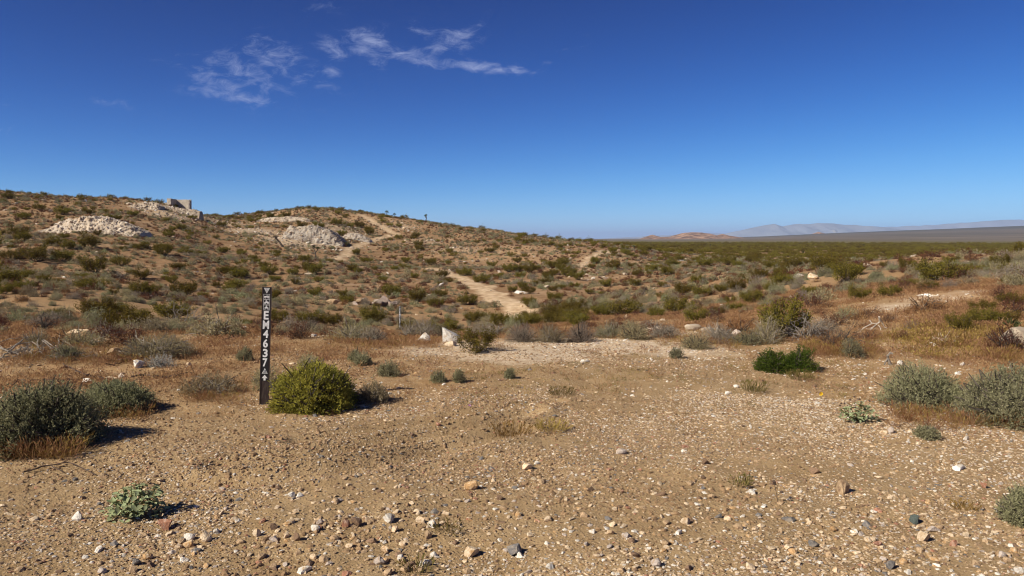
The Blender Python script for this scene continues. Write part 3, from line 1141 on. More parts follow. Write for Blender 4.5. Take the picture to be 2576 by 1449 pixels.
def grass_tuft(seed, width, height, blades, mat, lw=0.006):
    rng = np.random.default_rng(seed)
    fo = Geo()
    a = rng.uniform(0, 2 * pi, blades)
    rr = np.sqrt(rng.uniform(0, 1, blades)) * width * 0.5
    pos = np.stack([np.cos(a) * rr, np.sin(a) * rr, np.full(blades, -0.005)], 1)
    d = np.stack([np.cos(a) * 0.55, np.sin(a) * 0.55, np.full(blades, 1.0)], 1) + rng.normal(size=(blades, 3)) * 0.35
    d[:, 2] = np.abs(d[:, 2]) + 0.15
    fo.leaves(pos, d, height * rng.uniform(0.4, 1.1, blades), lw, rng, 0.06)
    # seed heads
    k = blades // 2
    fo.leaves(pos[:k] + norm(d[:k]) * height * 0.7, d[:k] + rng.normal(size=(k, 3)) * 0.4, height * 0.35, lw * 2.2, rng, 0.05)
    return fo.mesh('grass_tuft', (MATS[mat],))


# ------------------------------------------------------------------ rocks
def rock_mesh(name, seed, mat, sub=2, cuts=11, squash=(1, .8, .6), jag=0.06):
    """angular broken stone: a ball cut flat by random planes"""
    rng = np.random.default_rng(seed)
    import bmesh
    bm = bmesh.new()
    bmesh.ops.create_icosphere(bm, subdivisions=sub, radius=1.0)
    v = np.array([q.co[:] for q in bm.verts])
    f = np.array([[q.index for q in fc.verts] for fc in bm.faces])
    bm.free()
    for k in range(cuts):
        nrm = norm(rng.normal(size=3))
        off = rng.uniform(0.38, 0.78)
        h = v @ nrm - off
        v = v - np.where(h > 0, h, 0)[:, None] * nrm
    v += rng.normal(size=v.shape) * jag * 0.5
    v *= np.array(squash)
    v -= (v.max(0) + v.min(0)) / 2
    v /= (v.max(0) - v.min(0))[0]
    return mesh_from(name, v, None, f, (mat,), None, False)


ROCK_KINDS = ['white', 'cream', 'tan', 'ochre', 'red', 'brown', 'grey', 'green', 'lilac', 'pale', 'outcrop']
ROCKS = {}
for ki, k in enumerate(ROCK_KINDS):
    ROCKS[k] = [rock_mesh('stone_' + k, 100 + ki * 10 + j, MATS['rock_' + k], 2, 9 + j, (1, rng_[0], rng_[1])) for j, rng_ in enumerate([(.8, .62), (.7, .5), (.95, .8), (.62, .42)])]


def dims(me):
    v = np.empty(len(me.vertices) * 3, np.float32)
    me.vertices.foreach_get('co', v)
    v = v.reshape(-1, 3)
    return v.min(0), v.max(0)


ROCK_DIM = {id(m): dims(m) for ms in ROCKS.values() for m in ms}


def put_rock(kind, var, px, py, wpx, hpx, label, name='stone', group=None, cat='stone', rz=None, tilt=0.0, sink=0.2):
    me = ROCKS[kind][var % 4]
    p = G(px, py)
    d = p[1]
    w = wpx * d / F
    h = hpx * d / F
    p = p + np.array([p[0], p[1], 0]) / np.hypot(p[0], p[1]) * w * 0.35
    p[2] = gz(p[0], p[1])
    lo, hi = ROCK_DIM[id(me)]
    ext = hi - lo
    rnd = random.Random(int(px * 7 + py * 13))
    sz = max(h, 0.3 * w) * 1.25 / ext[2]
    o = obj(name, me, None, label, cat, group)
    o.scale = (w, w * rnd.uniform(.8, 1.1), sz)
    o.rotation_euler = (tilt, rnd.uniform(-.12, .12), rnd.uniform(-.5, .5) if rz is None else rz)
    o.location = (p[0], p[1], p[2] + sz * ext[2] * (0.5 - sink))
    return o


ORD = ['first', 'second', 'third', 'fourth', 'fifth', 'sixth', 'seventh', 'eighth', 'ninth', 'tenth', 'eleventh', 'twelfth', 'thirteenth', 'fourteenth', 'fifteenth', 'sixteenth', 'seventeenth', 'eighteenth', 'nineteenth', 'twentieth']
ORD += ['twenty-' + o for o in ORD[:9]] + ['thirtieth'] + ['thirty-' + o for o in ORD[:9]] + ['fortieth'] + ['forty-' + o for o in ORD[:9]]


def place(px, py, wpx=0, push=0.3):
    """foot of a thing whose front edge shows at a pixel: position, distance and width in metres"""
    p = G(px, py)
    d = p[1]
    w = wpx * d / F
    r = np.hypot(p[0], p[1])
    p = p + np.array([p[0], p[1], 0]) / r * w * push
    p[2] = gz(p[0], p[1])
    return p, d, w


def thing(name, loc, label, cat, group=None, rz=0.0, scl=1.0):
    o = bpy.data.objects.new(name, None)
    o.empty_display_size = 0.1
    C.objects.link(o)
    o.location = [float(v) for v in loc]
    o.rotation_euler = (0, 0, rz)
    o.scale = (scl, scl, scl) if not hasattr(scl, '__len__') else [float(v) for v in scl]
    o['label'] = label
    o['category'] = cat
    if group:
        o['group'] = group
    return o


def copy_tree(o, parent=None):
    c = o.copy()
    C.objects.link(c)
    c.parent = parent
    for ch in o.children:
        copy_tree(ch, c)
    return c


# ------------------------------------------------------------------ trail marker posts
mpost, n_, l_, o_ = new_mat('brown_fibreglass')
tc_ = n_.new('ShaderNodeTexCoord')
mp_ = n_.new('ShaderNodeMapping')
mp_.inputs['Scale'].default_value = (30, 30, 6)
l_.new(tc_.outputs['Object'], mp_.inputs[0])
nz_ = n_.new('ShaderNodeTexNoise')
nz_.inputs['Scale'].default_value = 2.2
nz_.inputs['Detail'].default_value = 6
l_.new(mp_.outputs[0], nz_.inputs['Vector'])
sx_ = n_.new('ShaderNodeSeparateXYZ')
l_.new(tc_.outputs['Object'], sx_.inputs[0])
mr_ = n_.new('ShaderNodeMapRange')
mr_.inputs[1].default_value = 0.34
mr_.inputs[2].default_value = 0.16
l_.new(sx_.outputs[2], mr_.inputs[0])
ml_ = n_.new('ShaderNodeMath')
ml_.operation = 'MULTIPLY'
l_.new(mr_.outputs[0], ml_.inputs[0])
th_ = n_.new('ShaderNodeMapRange')
th_.inputs[1].default_value = 0.48
th_.inputs[2].default_value = 0.62
l_.new(nz_.outputs[0], th_.inputs[0])
l_.new(th_.outputs[0], ml_.inputs[1])
mx_ = n_.new('ShaderNodeMix')
mx_.data_type = 'RGBA'
mx_.inputs[6].default_value = (0.040, 0.026, 0.024, 1)
mx_.inputs[7].default_value = (0.07, 0.052, 0.042, 1)
l_.new(ml_.outputs[0], mx_.inputs[0])
b_ = n_.new('ShaderNodeBsdfPrincipled')
b_.inputs['Roughness'].default_value = 0.55
b_.inputs['Specular IOR Level'].default_value = 0.25
l_.new(mx_.outputs[2], b_.inputs['Base Color'])
l_.new(b_.outputs[0], o_.inputs[0])
MATS['post'] = mpost
plain_mat('decal_black', (0.022, 0.020, 0.021), 0.45, 0.3)
plain_mat('decal_white', (0.74, 0.72, 0.70), 0.5, 0.3)


def flat_poly(geo, pts, y):
    """filled polygon in the plane of the post's face (simple outlines only)"""
    from mathutils.geometry import tessellate_polygon
    v = [(p[0], y, p[1]) for p in pts]
    tris = tessellate_polygon([[Vector((p[0], p[1], 0)) for p in pts]])
    tr = []
    for t in tris:
        a, b, c = (pts[i] for i in t)
        ar = (b[0] - a[0]) * (c[1] - a[1]) - (c[0] - a[0]) * (b[1] - a[1])
        tr.append(t if ar > 0 else (t[0], t[2], t[1]))
    geo.add(v, None, tr)


def disc(cx, cz, r, n=14):
    return [(cx + r * cos(2 * pi * i / n), cz + r * sin(2 * pi * i / n)) for i in range(n)]


def ringp(geo, cx, cz, r1, r2, y, n=16):
    v, q = [], []
    for i in range(n):
        a = 2 * pi * i / n
        v += [(cx + r1 * cos(a), y, cz + r1 * sin(a)), (cx + r2 * cos(a), y, cz + r2 * sin(a))]
        j = (i + 1) % n
        q.append((2 * i, 2 * j, 2 * j + 1, 2 * i + 1))
    geo.add(v, q)


def marker_post(H, Wd, loc, rz, lean, label):
    root = thing('trail_marker', loc, label, 'trail marker', 'brown route marker posts')
    root.rotation_euler = (0, lean, rz)
    g = Geo()
    hw, t = Wd / 2, 0.0035
    g.box(-hw, hw, -t, t, -0.25, H)
    g.box(-hw - 0.003, -hw + 0.006, -t - 0.004, 0.014, -0.25, H - 0.002)
    g.box(hw - 0.006, hw + 0.003, -t - 0.004, 0.014, -0.25, H - 0.002)
    post = obj('post', g.mesh('post', (MATS['post'],)), root)

    def zz(y):
        return H * (1 - (y - 68) / 1302.0)
    yb, yw, yk = -t - 0.0012, -t - 0.0024, -t - 0.0036
    kw = Wd * 0.78 / 2

    def panel(y0, y1, nm):
        q = Geo()
        q.add([(-kw, yb, zz(y1)), (kw, yb, zz(y1)), (kw, yb, zz(y0)), (-kw, yb, zz(y0))], [(0, 1, 2, 3)])
        return obj(nm, q.mesh(nm, (MATS['decal_black'],)), root)
    # upside-down triangle emblem with a small picture of hills, trees and a river
    e = panel(72, 141, 'emblem_decal')
    q = Geo()
    z1, z0, c = zz(78), zz(138), 0.0
    a = Wd * 0.34
    flat_poly(q, [(-a, z1), (0, z0), (a, z1)], yw)
    obj('emblem', q.mesh('emblem', (MATS['decal_white'],)), e)
    q = Geo()
    hh = z1 - z0
    flat_poly(q, [(-a * .72, z1 - hh * .12), (-a * .66, z1 - hh * .22), (a * .66, z1 - hh * .22), (a * .72, z1 - hh * .12)], yk)
    flat_poly(q, [(-a * .45, z1 - hh * .34), (-a * .30, z1 - hh * .52), (-a * .06, z1 - hh * .40), (-a * .2, z1 - hh * .28)], yk)
    flat_poly(q, [(a * .05, z1 - hh * .60), (a * .25, z1 - hh * .60), (a * .15, z1 - hh * .28)], yk)
    flat_poly(q, [(-a * .14, z1 - hh * .62), (a * .02, z1 - hh * .50), (a * .04, z1 - hh * .74), (-a * .02, z1 - hh * .80)], yk)
    obj('emblem_picture', q.mesh('emblem_picture', (MATS['decal_black'],)), e)
    # three framed pictures: four-wheel drive, quad bike with rider, motorcycle with rider
    for ki, (y0, y1) in enumerate(((145, 204), (205, 264), (265, 324))):
        pn_ = panel(y0, y1, ('car_decal', 'quad_bike_decal', 'motorcycle_decal')[ki])
        q = Geo()
        fa, fb = Wd * 0.36, (zz(y0) - zz(y1)) / 2 * 0.97
        zc = (zz(y0) + zz(y1)) / 2
        bw = 0.0022
        for (x0, x1, w0, w1) in ((-fa, fa, fb - bw, fb), (-fa, fa, -fb, -fb + bw), (-fa, -fa + bw, -fb + bw, fb - bw), (fa - bw, fa, -fb + bw, fb - bw)):
            q.add([(x0, yw, zc + w0), (x1, yw, zc + w0), (x1, yw, zc + w1), (x0, yw, zc + w1)], [(0, 1, 2, 3)])

        def T(pts):
            return [(x * fa * 0.9, zc + z * fb * 0.9) for x, z in pts]
        k = Geo()
        if ki == 0:
            flat_poly(q, T([(-.9, -.25), (-.9, .25), (-.1, .25), (.05, .75), (.5, .75), (.62, .25), (.92, .2), (.92, -.3), (-.9, -.3)]), yw)
            flat_poly(k, T([(.0, .28), (.12, .62), (.42, .62), (.5, .28)]), yk)
            for x in (-.5, .55):
                flat_poly(q, T(disc(x, -.42, .30)), yw - 0.0004)
                flat_poly(k, T(disc(x, -.42, .14)), yk - 0.0004)
        elif ki == 1:
            flat_poly(q, T([(-.8, -.1), (-.5, .2), (.1, .15), (.5, .32), (.8, .0), (.5, -.35), (-.5, -.35)]), yw)
            flat_poly(q, T([(-.35, .12), (-.3, .6), (-.05, .55), (.25, .3), (.32, .38), (.0, .7), (-.1, .12)]), yw - 0.0004)
            flat_poly(q, T(disc(-.15, .80, .18)), yw - 0.0006)
            for x in (-.58, .58):
                flat_poly(q, T(disc(x, -.42, .36)), yw - 0.0008)
                flat_poly(k, T(disc(x, -.42, .16)), yk - 0.0004)
        else:
            for x in (-.55, .6):
                cx_, r_ = x * fa * .9, .34 * fa * .9
                ringp(q, cx_, zc - .40 * fb * .9, r_, r_ * .66, yw)
            flat_poly(q, T([(-.6, .1), (-.1, .12), (.25, .28), (.45, .15), (.62, -.4), (.5, -.42), (.3, -.02), (.1, -.35), (-.3, -.35)]), yw - 0.0004)
            flat_poly(q, T([(-.35, .1), (-.25, .55), (.02, .58), (.4, .28), (.36, .2), (.02, .36), (-.02, .1)]), yw - 0.0006)
            flat_poly(q, T(disc(.02, .74, .18)), yw - 0.0008)
        obj('pictogram', q.mesh('pictogram', (MATS['decal_white'],)), pn_)
        for piece, tri in zip(k.v, k.t):
            one = Geo()
            one.add(piece, None, tri - tri.min())
            obj('pictogram_gap', one.mesh('pictogram_gap', (MATS['decal_black'],)), pn_)
    # route number, one letter to a decal
    dg = bpy.context.evaluated_depsgraph_get()
    for ch, (y0, y1), lw in (('E', (328, 425), .56), ('M', (432, 530), .72), ('4', (535, 628), .60), ('6', (637, 735), .56), ('3', (745, 843), .56), ('7', (850, 948), .54)):
        pn_ = panel(y0 - 2, y1 + 3, 'letter_decal' if ch in 'EM' else 'digit_decal')
        cu = bpy.data.curves.new('lettering', 'FONT')
        cu.body = ch
        cu.offset = 0.032
        cu.resolution_u = 4
        to = bpy.data.objects.new('lettering', cu)
        C.objects.link(to)
        dg.update()
        me = bpy.data.meshes.new_from_object(to.evaluated_get(dg))
        C.objects.unlink(to)
        bpy.data.objects.remove(to)
        v = np.empty(len(me.vertices) * 3, np.float32)
        me.vertices.foreach_get('co', v)
        v = v.reshape(-1, 3)
        lo, hi = v.min(0), v.max(0)
        sx = Wd * lw / (hi[0] - lo[0])
        sz = (zz(y0) - zz(y1)) * 0.96 / (hi[1] - lo[1])
        nv = np.stack([(v[:, 0] - (lo[0] + hi[0]) / 2) * sx, np.full(len(v), yw), zz(y1) + (v[:, 1] - lo[1]) * sz], 1)
        me.vertices.foreach_set('co', nv.astype(np.float32).ravel())
        me.materials.clear()
        me.materials.append(MATS['decal_white'])
        me.update()
        obj('letter' if ch in 'EM' else 'digit', me, pn_)
    # triangle badge with a wheel and two lines of small print
    pn_ = panel(951, 1030, 'badge_decal')
    q, k = Geo(), Geo()
    z1, z0 = zz(962), zz(1023)
    flat_poly(q, [(-a, z0), (a, z0), (a * .9, z0 + .004), (0, z1), (-a * .9, z0 + .004)], yw)
    zc = z0 + (z1 - z0) * 0.46
    ringp(k, 0, zc, .0105, .0070, yk)
    for i in range(8):
        b = 2 * pi * i / 8
        flat_poly(k, [(cos(b + o2) * r_, zc + sin(b + o2) * r_) for o2, r_ in ((-.18, .010), (.18, .010), (.12, .0128), (-.12, .0128))], yk - 0.0004)
    rg = random.Random(5)
    for row, (zf, wd) in enumerate(((.20, .62), (.09, .50))):
        x = -a * wd
        while x < a * wd:
            w_ = rg.uniform(.0014, .0026)
            k.add([(x, yk, z0 + (z1 - z0) * zf), (x + w_, yk, z0 + (z1 - z0) * zf), (x + w_, yk, z0 + (z1 - z0) * (zf + .07)), (x, yk, z0 + (z1 - z0) * (zf + .07))], [(0, 1, 2, 3)])
            x += w_ + .0009
    obj('badge', q.mesh('badge', (MATS['decal_white'],)), pn_)
    obj('badge_wheel', k.mesh('badge_wheel', (MATS['decal_black'],)), pn_)
    # arrow pointing straight on
    pn_ = panel(1031, 1106, 'arrow_decal')
    q = Geo()
    z1, z0 = zz(1037), zz(1100)
    zm = z0 + (z1 - z0) * .40
    flat_poly(q, [(-a * .35, z0), (a * .35, z0), (a * .35, zm), (a, zm), (0, z1), (-a, zm), (-a * .35, zm)], yw)
    obj('arrow', q.mesh('arrow', (MATS['decal_white'],)), pn_)
    return root


p1, d1, _ = place(664, 1017)
H1 = 300 * d1 / F
post1 = marker_post(H1, H1 * 0.071, p1, radians(9), radians(2.6), 'tall brown marker post reading EM4637 beside the yellow-green bush')
post2 = copy_tree(post1)
p2 = G(1004, 829)
best = None
for dd in np.linspace(31, 42, 60):
    v = pix_dir(1005, 770)
    gx_, gap = v[0] / v[1] * dd, EYE + v[2] / v[1] * dd - gz(v[0] / v[1] * dd, dd)
    if best is None or abs(gap - H1) < best[0]:
        best = (abs(gap - H1), gx_, dd, gap)
xx, yy_ = best[1], best[2]
print('far post', best)
post2.location = (xx, yy_, gz(xx, yy_) + float(np.clip(best[3] - H1, -.15, .05)))
post2.rotation_euler = (0, radians(0.6), radians(4))
post2['label'] = 'small distant brown marker post among grey shrubs down the slope'

# ------------------------------------------------------------------ concrete ruin on the left hill
cm_, cn, cl, co = new_mat('weathered_concrete')
ctc = cn.new('ShaderNodeTexCoord')
cnz = cn.new('ShaderNodeTexNoise')
cnz.inputs['Scale'].default_value = 1.6
cnz.inputs['Detail'].default_value = 7
cl.new(ctc.outputs['Object'], cnz.inputs['Vector'])
crp = cn.new('ShaderNodeValToRGB')
crp.color_ramp.elements[0].position = 0.3
crp.color_ramp.elements[0].color = (0.36, 0.30, 0.235, 1)
crp.color_ramp.elements[1].position = 0.7
crp.color_ramp.elements[1].color = (0.58, 0.50, 0.40, 1)
cl.new(cnz.outputs[0], crp.inputs[0])
cb = cn.new('ShaderNodeBsdfPrincipled')
cb.inputs['Roughness'].default_value = 0.9
cl.new(crp.outputs[0], cb.inputs['Base Color'])
cl.new(cb.outputs[0], co.inputs[0])


def slab(x0, x1, y0, y1, z0, z1, seed):
    """a cast wall with chipped, slightly uneven edges"""
    import bmesh
    bm = bmesh.new()
    bmesh.ops.create_cube(bm, size=1.0)
    bmesh.ops.subdivide_edges(bm, edges=bm.edges[:], cuts=6, use_grid_fill=True)
    rg = random.Random(seed)
    for v in bm.verts:
        edge = sum(abs(abs(c) - 0.5) < 1e-4 for c in v.co)
        j = 0.012 + (0.03 if edge >= 2 else 0)
        v.co = Vector((x0 + (v.co.x + .5) * (x1 - x0), y0 + (v.co.y + .5) * (y1 - y0), z0 + (v.co.z + .5) * (z1 - z0))) + Vector((rg.uniform(-j, j), rg.uniform(-j, j), rg.uniform(-j, j)))
    me = bpy.data.meshes.new('wall')
    bm.to_mesh(me)
    bm.free()
    me.materials.append(cm_)
    return me


dd_ = np.linspace(120, 175, 120)
v_ = pix_dir(446, 505)
el_ = (ground_z(v_[0] / v_[1] * dd_, dd_, False) - EYE) / dd_
q0 = float(dd_[int(np.argmax(el_))]) - 2.5
ux = q0 / F          # metres for one pixel there
xc = (436 - CX) * ux
top = gz(xc, q0) + 1.55
zb = min(gz(xc - 1, q0), gz(xc + 3, q0 + 2)) - 0.6
print('ruin', q0, top - zb)
ruin = thing('concrete_ruin', (xc, q0, zb), 'roofless grey concrete walls of a ruin on the left hilltop', 'ruin')
hgt = top - zb
obj('wall', slab(-0.95, -0.15, 0, 0.35, 0, hgt, 1), ruin)['label'] = 'sunlit end wall'
obj('wall', slab(-0.55, -0.15, 0.35, 2.95, 0, hgt - .03, 2), ruin)
obj('wall', slab(-0.15, 2.9, 2.6, 2.95, 0, hgt - .1, 3), ruin)
obj('wall', slab(2.62, 2.95, 1.7, 2.6, 0, hgt - .3, 4), ruin)
obj('low_wall', slab(-1.9, -0.95, 0.35, 0.7, 0, hgt - .85, 5), ruin)

# ------------------------------------------------------------------ waste heaps of the old mine
HEAP_STONES = []


def heap(px0, px1, py_base, py_top, crest, label, seed, mat, n_st, kinds, front=0.55):
    """tipped mound of broken rock: a rounded bank with stones of its own"""
    rng = np.random.default_rng(seed)
    c = G((px0 + px1) / 2, py_base - 3)
    d = c[1]
    w = (px1 - px0) * d / F
    h = (py_base - py_top) * d / F
    nx, ny = 120, 44
    u = np.linspace(-1, 1, nx)
    v = np.linspace(-1, 1, ny)
    U, V = np.meshgrid(u, v, indexing='ij')
    cr = np.interp(u, [k[0] for k in crest], [k[1] for k in crest])[:, None]
    edge = 1 - np.clip(np.abs(U), 0, 1) ** 9
    prof = np.clip((V + 1) / front, 0, 1) * smooth(1.0, 0.35, V)
    X = c[0] + U * w / 2
    Yy = d + (V + 1) * h * 1.35
    Z0 = ground_z(X.ravel(), Yy.ravel()).reshape(X.shape)
    crest_z = c[2] + h * cr * np.clip(edge, 0, 1) ** .7 * (1 + 0.30 * fbm(X / 2.0, Yy / 2.0, 4, seed + 9, .6))
    Z = (Z0 - .15) * (1 - prof) + crest_z * prof
    mask_ = smooth(0, .2, prof) * smooth(0, .15, edge)
    Z += 0.10 * h * fbm(X / 1.2, Yy / 1.2, 3, seed, .6) * mask_
    Yy = Yy + 0.18 * h * fbm(X / 1.0, Z / 0.8, 4, seed + 3, .6) * mask_
    Z[:, 0] = Z0[:, 0] - 0.4
    Z[:, -1] = Z0[:, -1] - 0.4
    Z[0] = Z0[0] - .4
    Z[-1] = Z0[-1] - .4
    idx = np.arange(nx * ny).reshape(nx, ny)
    q = np.stack([idx[:-1, :-1], idx[1:, :-1], idx[1:, 1:], idx[:-1, 1:]], -1).reshape(-1, 4)
    root = thing('tailings_heap', (c[0], d, c[2]), label, 'heap', 'pale waste heaps of the old mine')
    off = np.array([c[0], d, c[2]])
    obj('rubble_bank', mesh_from('rubble_bank', np.stack([X.ravel(), Yy.ravel(), Z.ravel()], 1) - off, q, None, (mat,), None, True), root)
    HEAP_STONES.append((root, X - off[0], Yy - off[1], Z - off[2], kinds))
    for k in range(n_st):
        i, j = rng.integers(4, nx - 4), int(np.clip(rng.normal(ny * .28, ny * .18), 2, ny - 4))
        s = 0.10 + 0.55 * rng.uniform() ** 4
        kd = kinds[rng.integers(len(kinds))]
        o = obj('rock', ROCKS[kd][rng.integers(4)], root)
        o.location = (X[i, j] - off[0], Yy[i, j] - off[1], Z[i, j] - off[2] + 0.05 * s)
        o.scale = (s * rng.uniform(.8, 1.4), s, s * rng.uniform(.6, 1.1))
        o.rotation_euler = (rng.uniform(-.5, .5), rng.uniform(-.5, .5), rng.uniform(0, 6.28))
    return root


rock_mat('rubble', (0.52, 0.43, 0.335), (0.36, 0.285, 0.205), (0.42, 0.31, 0.21), scale=4.0)
rock_mat('grey_rubble', (0.50, 0.435, 0.36), (0.36, 0.30, 0.24), (0.40, 0.32, 0.24), scale=3.0)
heap(64, 345, 588, 548, [(-1, -.05), (-.7, .35), (-.38, .85), (-.1, 1.0), (.2, .95), (.55, .7), (.8, .4), (1, .02)], 'long pale tailings heap low on the left hill', 5, MATS['rubble'], 90, ['white', 'pale', 'lilac'])
heap(312, 400, 530, 511, [(-1, .3), (-.5, .9), (.1, 1.0), (1, .6)], 'short cream rubble bank left of the concrete ruin', 6, MATS['rubble'], 70, ['white', 'cream', 'pale'])
heap(375, 500, 535, 522, [(-1, .6), (-.4, 1.0), (.2, .7), (.7, .35), (1, .0)], 'strewn white rubble below the concrete ruin', 7, MATS['rubble'], 90, ['white', 'pale', 'white'])
heap(695, 862, 615, 576, [(-1, .35), (-.75, .95), (-.3, 1.0), (.2, .96), (.5, .8), (.8, .4), (1, .02)], 'grey white cut bank in the middle of the hill', 8, MATS['grey_rubble'], 60, ['pale', 'white', 'outcrop'], 0.4)
heap(640, 780, 562, 548, [(-1, .5), (0, 1.0), (1, .6)], 'narrow pale ledge of rubble above the cut bank', 9, MATS['rubble'], 30, ['white', 'pale', 'cream'])
heap(855, 930, 607, 588, [(-1, .5), (-.2, .9), (.5, .5), (1, .0)], 'rubble spill right of the grey cut bank', 10, MATS['grey_rubble'], 30, ['white', 'pale'])

# ------------------------------------------------------------------ Joshua trees and yuccas
def rosette(rng, g, c, r, n, droop=0.0, up=None):
    d = norm(rng.normal(size=(n, 3)))
    if up is not None:
        d = norm(d + np.array(up) * 0.9)
    d[:, 2] -= droop
    g.leaves(np.repeat([c], n, 0) + d * r * 0.15, d, r * rng.uniform(.8, 1.15, n), r * 0.13, rng, 0.02)


def joshua(px, py, hpx, label, seed, fork=True, dead=False, lean=0.0, far=None, headw=0.28):
    if far is None:
        p = G(px, py)
    else:
        v = pix_dir(px, py)
        p = np.array([v[0] / v[1] * far, far, 0])
        p[2] = gz(p[0], p[1])
    d = p[1]
    h = hpx * d / F
    rng = np.random.default_rng(seed)
    root = thing('joshua_tree', p, label, 'joshua tree', 'joshua trees on the hills')
    t, g = Geo(), Geo()
    r0 = 0.055 * h
    ax = np.array([lean * h, 0, h * (1 - .35 * abs(lean))])
    path = np.linspace(0, 1, 5)[:, None] * ax * (0.6 if fork else 0.85)
    path[0, 2] = -0.15
    path[1:] += rng.normal(size=(4, 3)) * 0.015 * h
    t.tube(path, np.linspace(r0 * 1.3, r0, 5), 6)
    heads = []
    if fork:
        for k in range(3 if fork is True else fork):
            a = rng.uniform(0, 6.28)
            tip = path[-1] + np.array([cos(a) * .22 * h, sin(a) * .22 * h, rng.uniform(.12, .34) * h]) + ax * 0.1
            t.tube(np.array([path[-1], (path[-1] + tip) / 2 + np.array([cos(a), sin(a), 0]) * .04 * h, tip]), [r0, r0 * .85, r0 * .8], 5)
            heads.append(tip)
    else:
        heads.append(path[-1])
    obj('trunk', t.mesh('trunk', (MATS['yucca_bark'],)), root)
    for c in heads:
        rosette(rng, g, c, headw * h * (0.8 if fork else 1), 70, 0.15 if not dead else 0.7, (0, 0, 1))
    obj('crown', g.mesh('crown', (MATS['dark_wood' if dead else 'yucca_leaf'],)), root)
    return root


joshua(973, 525, 13, 'single-headed joshua tree on the skyline, leftmost of two near the crest', 1, False, far=206, headw=.4)
joshua(992, 529, 9, 'tiny joshua tree on the skyline just right of a taller one', 2, False, far=206, headw=.5)
joshua(1072, 547, 17, 'forked joshua tree on the descending skyline', 3, 2, far=200)
joshua(794, 652, 28, 'dark forked joshua tree below the grey cut bank', 4, 2)
joshua(714, 622, 42, 'dead joshua tree leaning left below the cut bank', 5, False, True, -0.65, headw=.16)
joshua(2018, 634, 13, 'dark squat joshua tree on the green plain at right', 6, 3, far=250)
joshua(1597, 634, 15, 'joshua tree near the pale end of the ridge', 7, 2)
joshua(1625, 611, 10, 'tiny joshua tree standing up at the ridge end', 8, 2, far=260)
joshua(1786, 608, 9, 'tiny joshua tree rising above the edge of the green plain', 9, 2, far=420)
joshua(2173, 605, 9, 'faint joshua tree far out on the green plain', 10, 2, far=450)
joshua(1612, 748, 30, 'dark leaning yucca trunk in the middle ground right of the trail', 11, False, True, .45, headw=.25)
for (px, py, wpx, lab, sd) in ((2547, 829, 40, 'spiky green yucca beside the white rock at the right edge', 1), (2217, 720, 16, 'small yellow-green yucca on the right-hand slope', 2)):
    p, d, w = place(px, py, wpx, .1)
    g = Geo()
    rng = np.random.default_rng(sd)
    rosette(rng, g, np.array([0, 0, .05 * w]), w * .6, 60, 0, (0, 0, 1))
    me = g.mesh('yucca', (MATS['yucca_leaf'],))
    obj('yucca', me, None, lab, 'yucca', None, None, p)

# ------------------------------------------------------------------ hero shrubs near the viewer


def hero(name, x0, x1, ytop, ybase, kind, label, seed, **kw):
    px = (x0 + x1) / 2
    p, d, w = place(px, ybase, x1 - x0, .34)
    w = (x1 - x0) * p[1] / F
    h = (ybase - ytop) * d / F * 0.93
    cat = kw.pop('cat', 'shrub')
    grp = kw.pop('group', None)
    if kind == 'creosote':
        br, fo = creosote(seed, w, h, **kw)
    elif kind == 'twig':
        br, fo = twiggy(seed, w, h, **kw), None
    else:
        br, fo = dome(seed, w, h, **kw)
    root = thing(name, p, label, cat, grp)
    obj('branches', br, root)
    if fo:
        obj('foliage', fo, root)
    return root, p, w, h


SALT = dict(twigs=1700, per=11, leaf=.021, twig_len=.10, lmat='saltbush_leaf', lwidth=.42, upright=.35, ragged=.5)
SAGE = dict(twigs=420, per=12, leaf=.020, twig_len=.085, lmat='sage_leaf', lwidth=.34, upright=.5, ragged=.6)
GREY = dict(twigs=520, per=9, leaf=.022, twig_len=.10, lmat='bursage_leaf', lwidth=.30, upright=.5, wood='grey_wood')
hero('saltbush', -50, 238, 968, 1142, 'dome', 'large dark grey-green saltbush at the left edge', 1, **{**SALT, 'twigs': 4200})
hero('saltbush', 188, 390, 962, 1046, 'dome', 'grey-green saltbush right of the large one at left', 2, **{**SALT, 'twigs': 2300})
hero('yellow_bush', 668, 897, 903, 1040, 'dome', 'rounded yellow-green bush at the foot of the marker post', 3, twigs=4600, per=11, leaf=.016, twig_len=.055, lmat='yellow_leaf', lwidth=.6, upright=.15, lump=.22, ragged=.45)
hero('green_bush', 1900, 1992, 877, 936, 'dome', 'vivid dark green bush, left half of the low pair', 4, twigs=1100, per=10, leaf=.022, twig_len=.08, lmat='vivid_leaf', lwidth=.42, upright=.4, lump=.45)
hero('green_bush', 1956, 2044, 884, 938, 'dome', 'vivid dark green bush with dry twigs, right half of the low pair', 5, twigs=900, per=10, leaf=.022, twig_len=.08, lmat='vivid_leaf', lwidth=.42, upright=.4, lump=.45)
hero('sagebrush', 2226, 2428, 923, 1034, 'dome', 'grey-green sagebrush at right beside the leafy plant', 6, **{**SAGE, 'twigs': 2000, 'per': 12})
hero('sagebrush', 2396, 2690, 932, 1078, 'dome', 'wide grey-green sagebrush cut by the right edge', 7, **{**SAGE, 'twigs': 2600, 'per': 12, 'leaf': .023})
hero('sagebrush', 2512, 2660, 1212, 1332, 'dome', 'dark sagebrush at the lower right edge', 8, **{**SAGE, 'twigs': 1200, 'per': 12, 'leaf': .016, 'twig_len': .07})
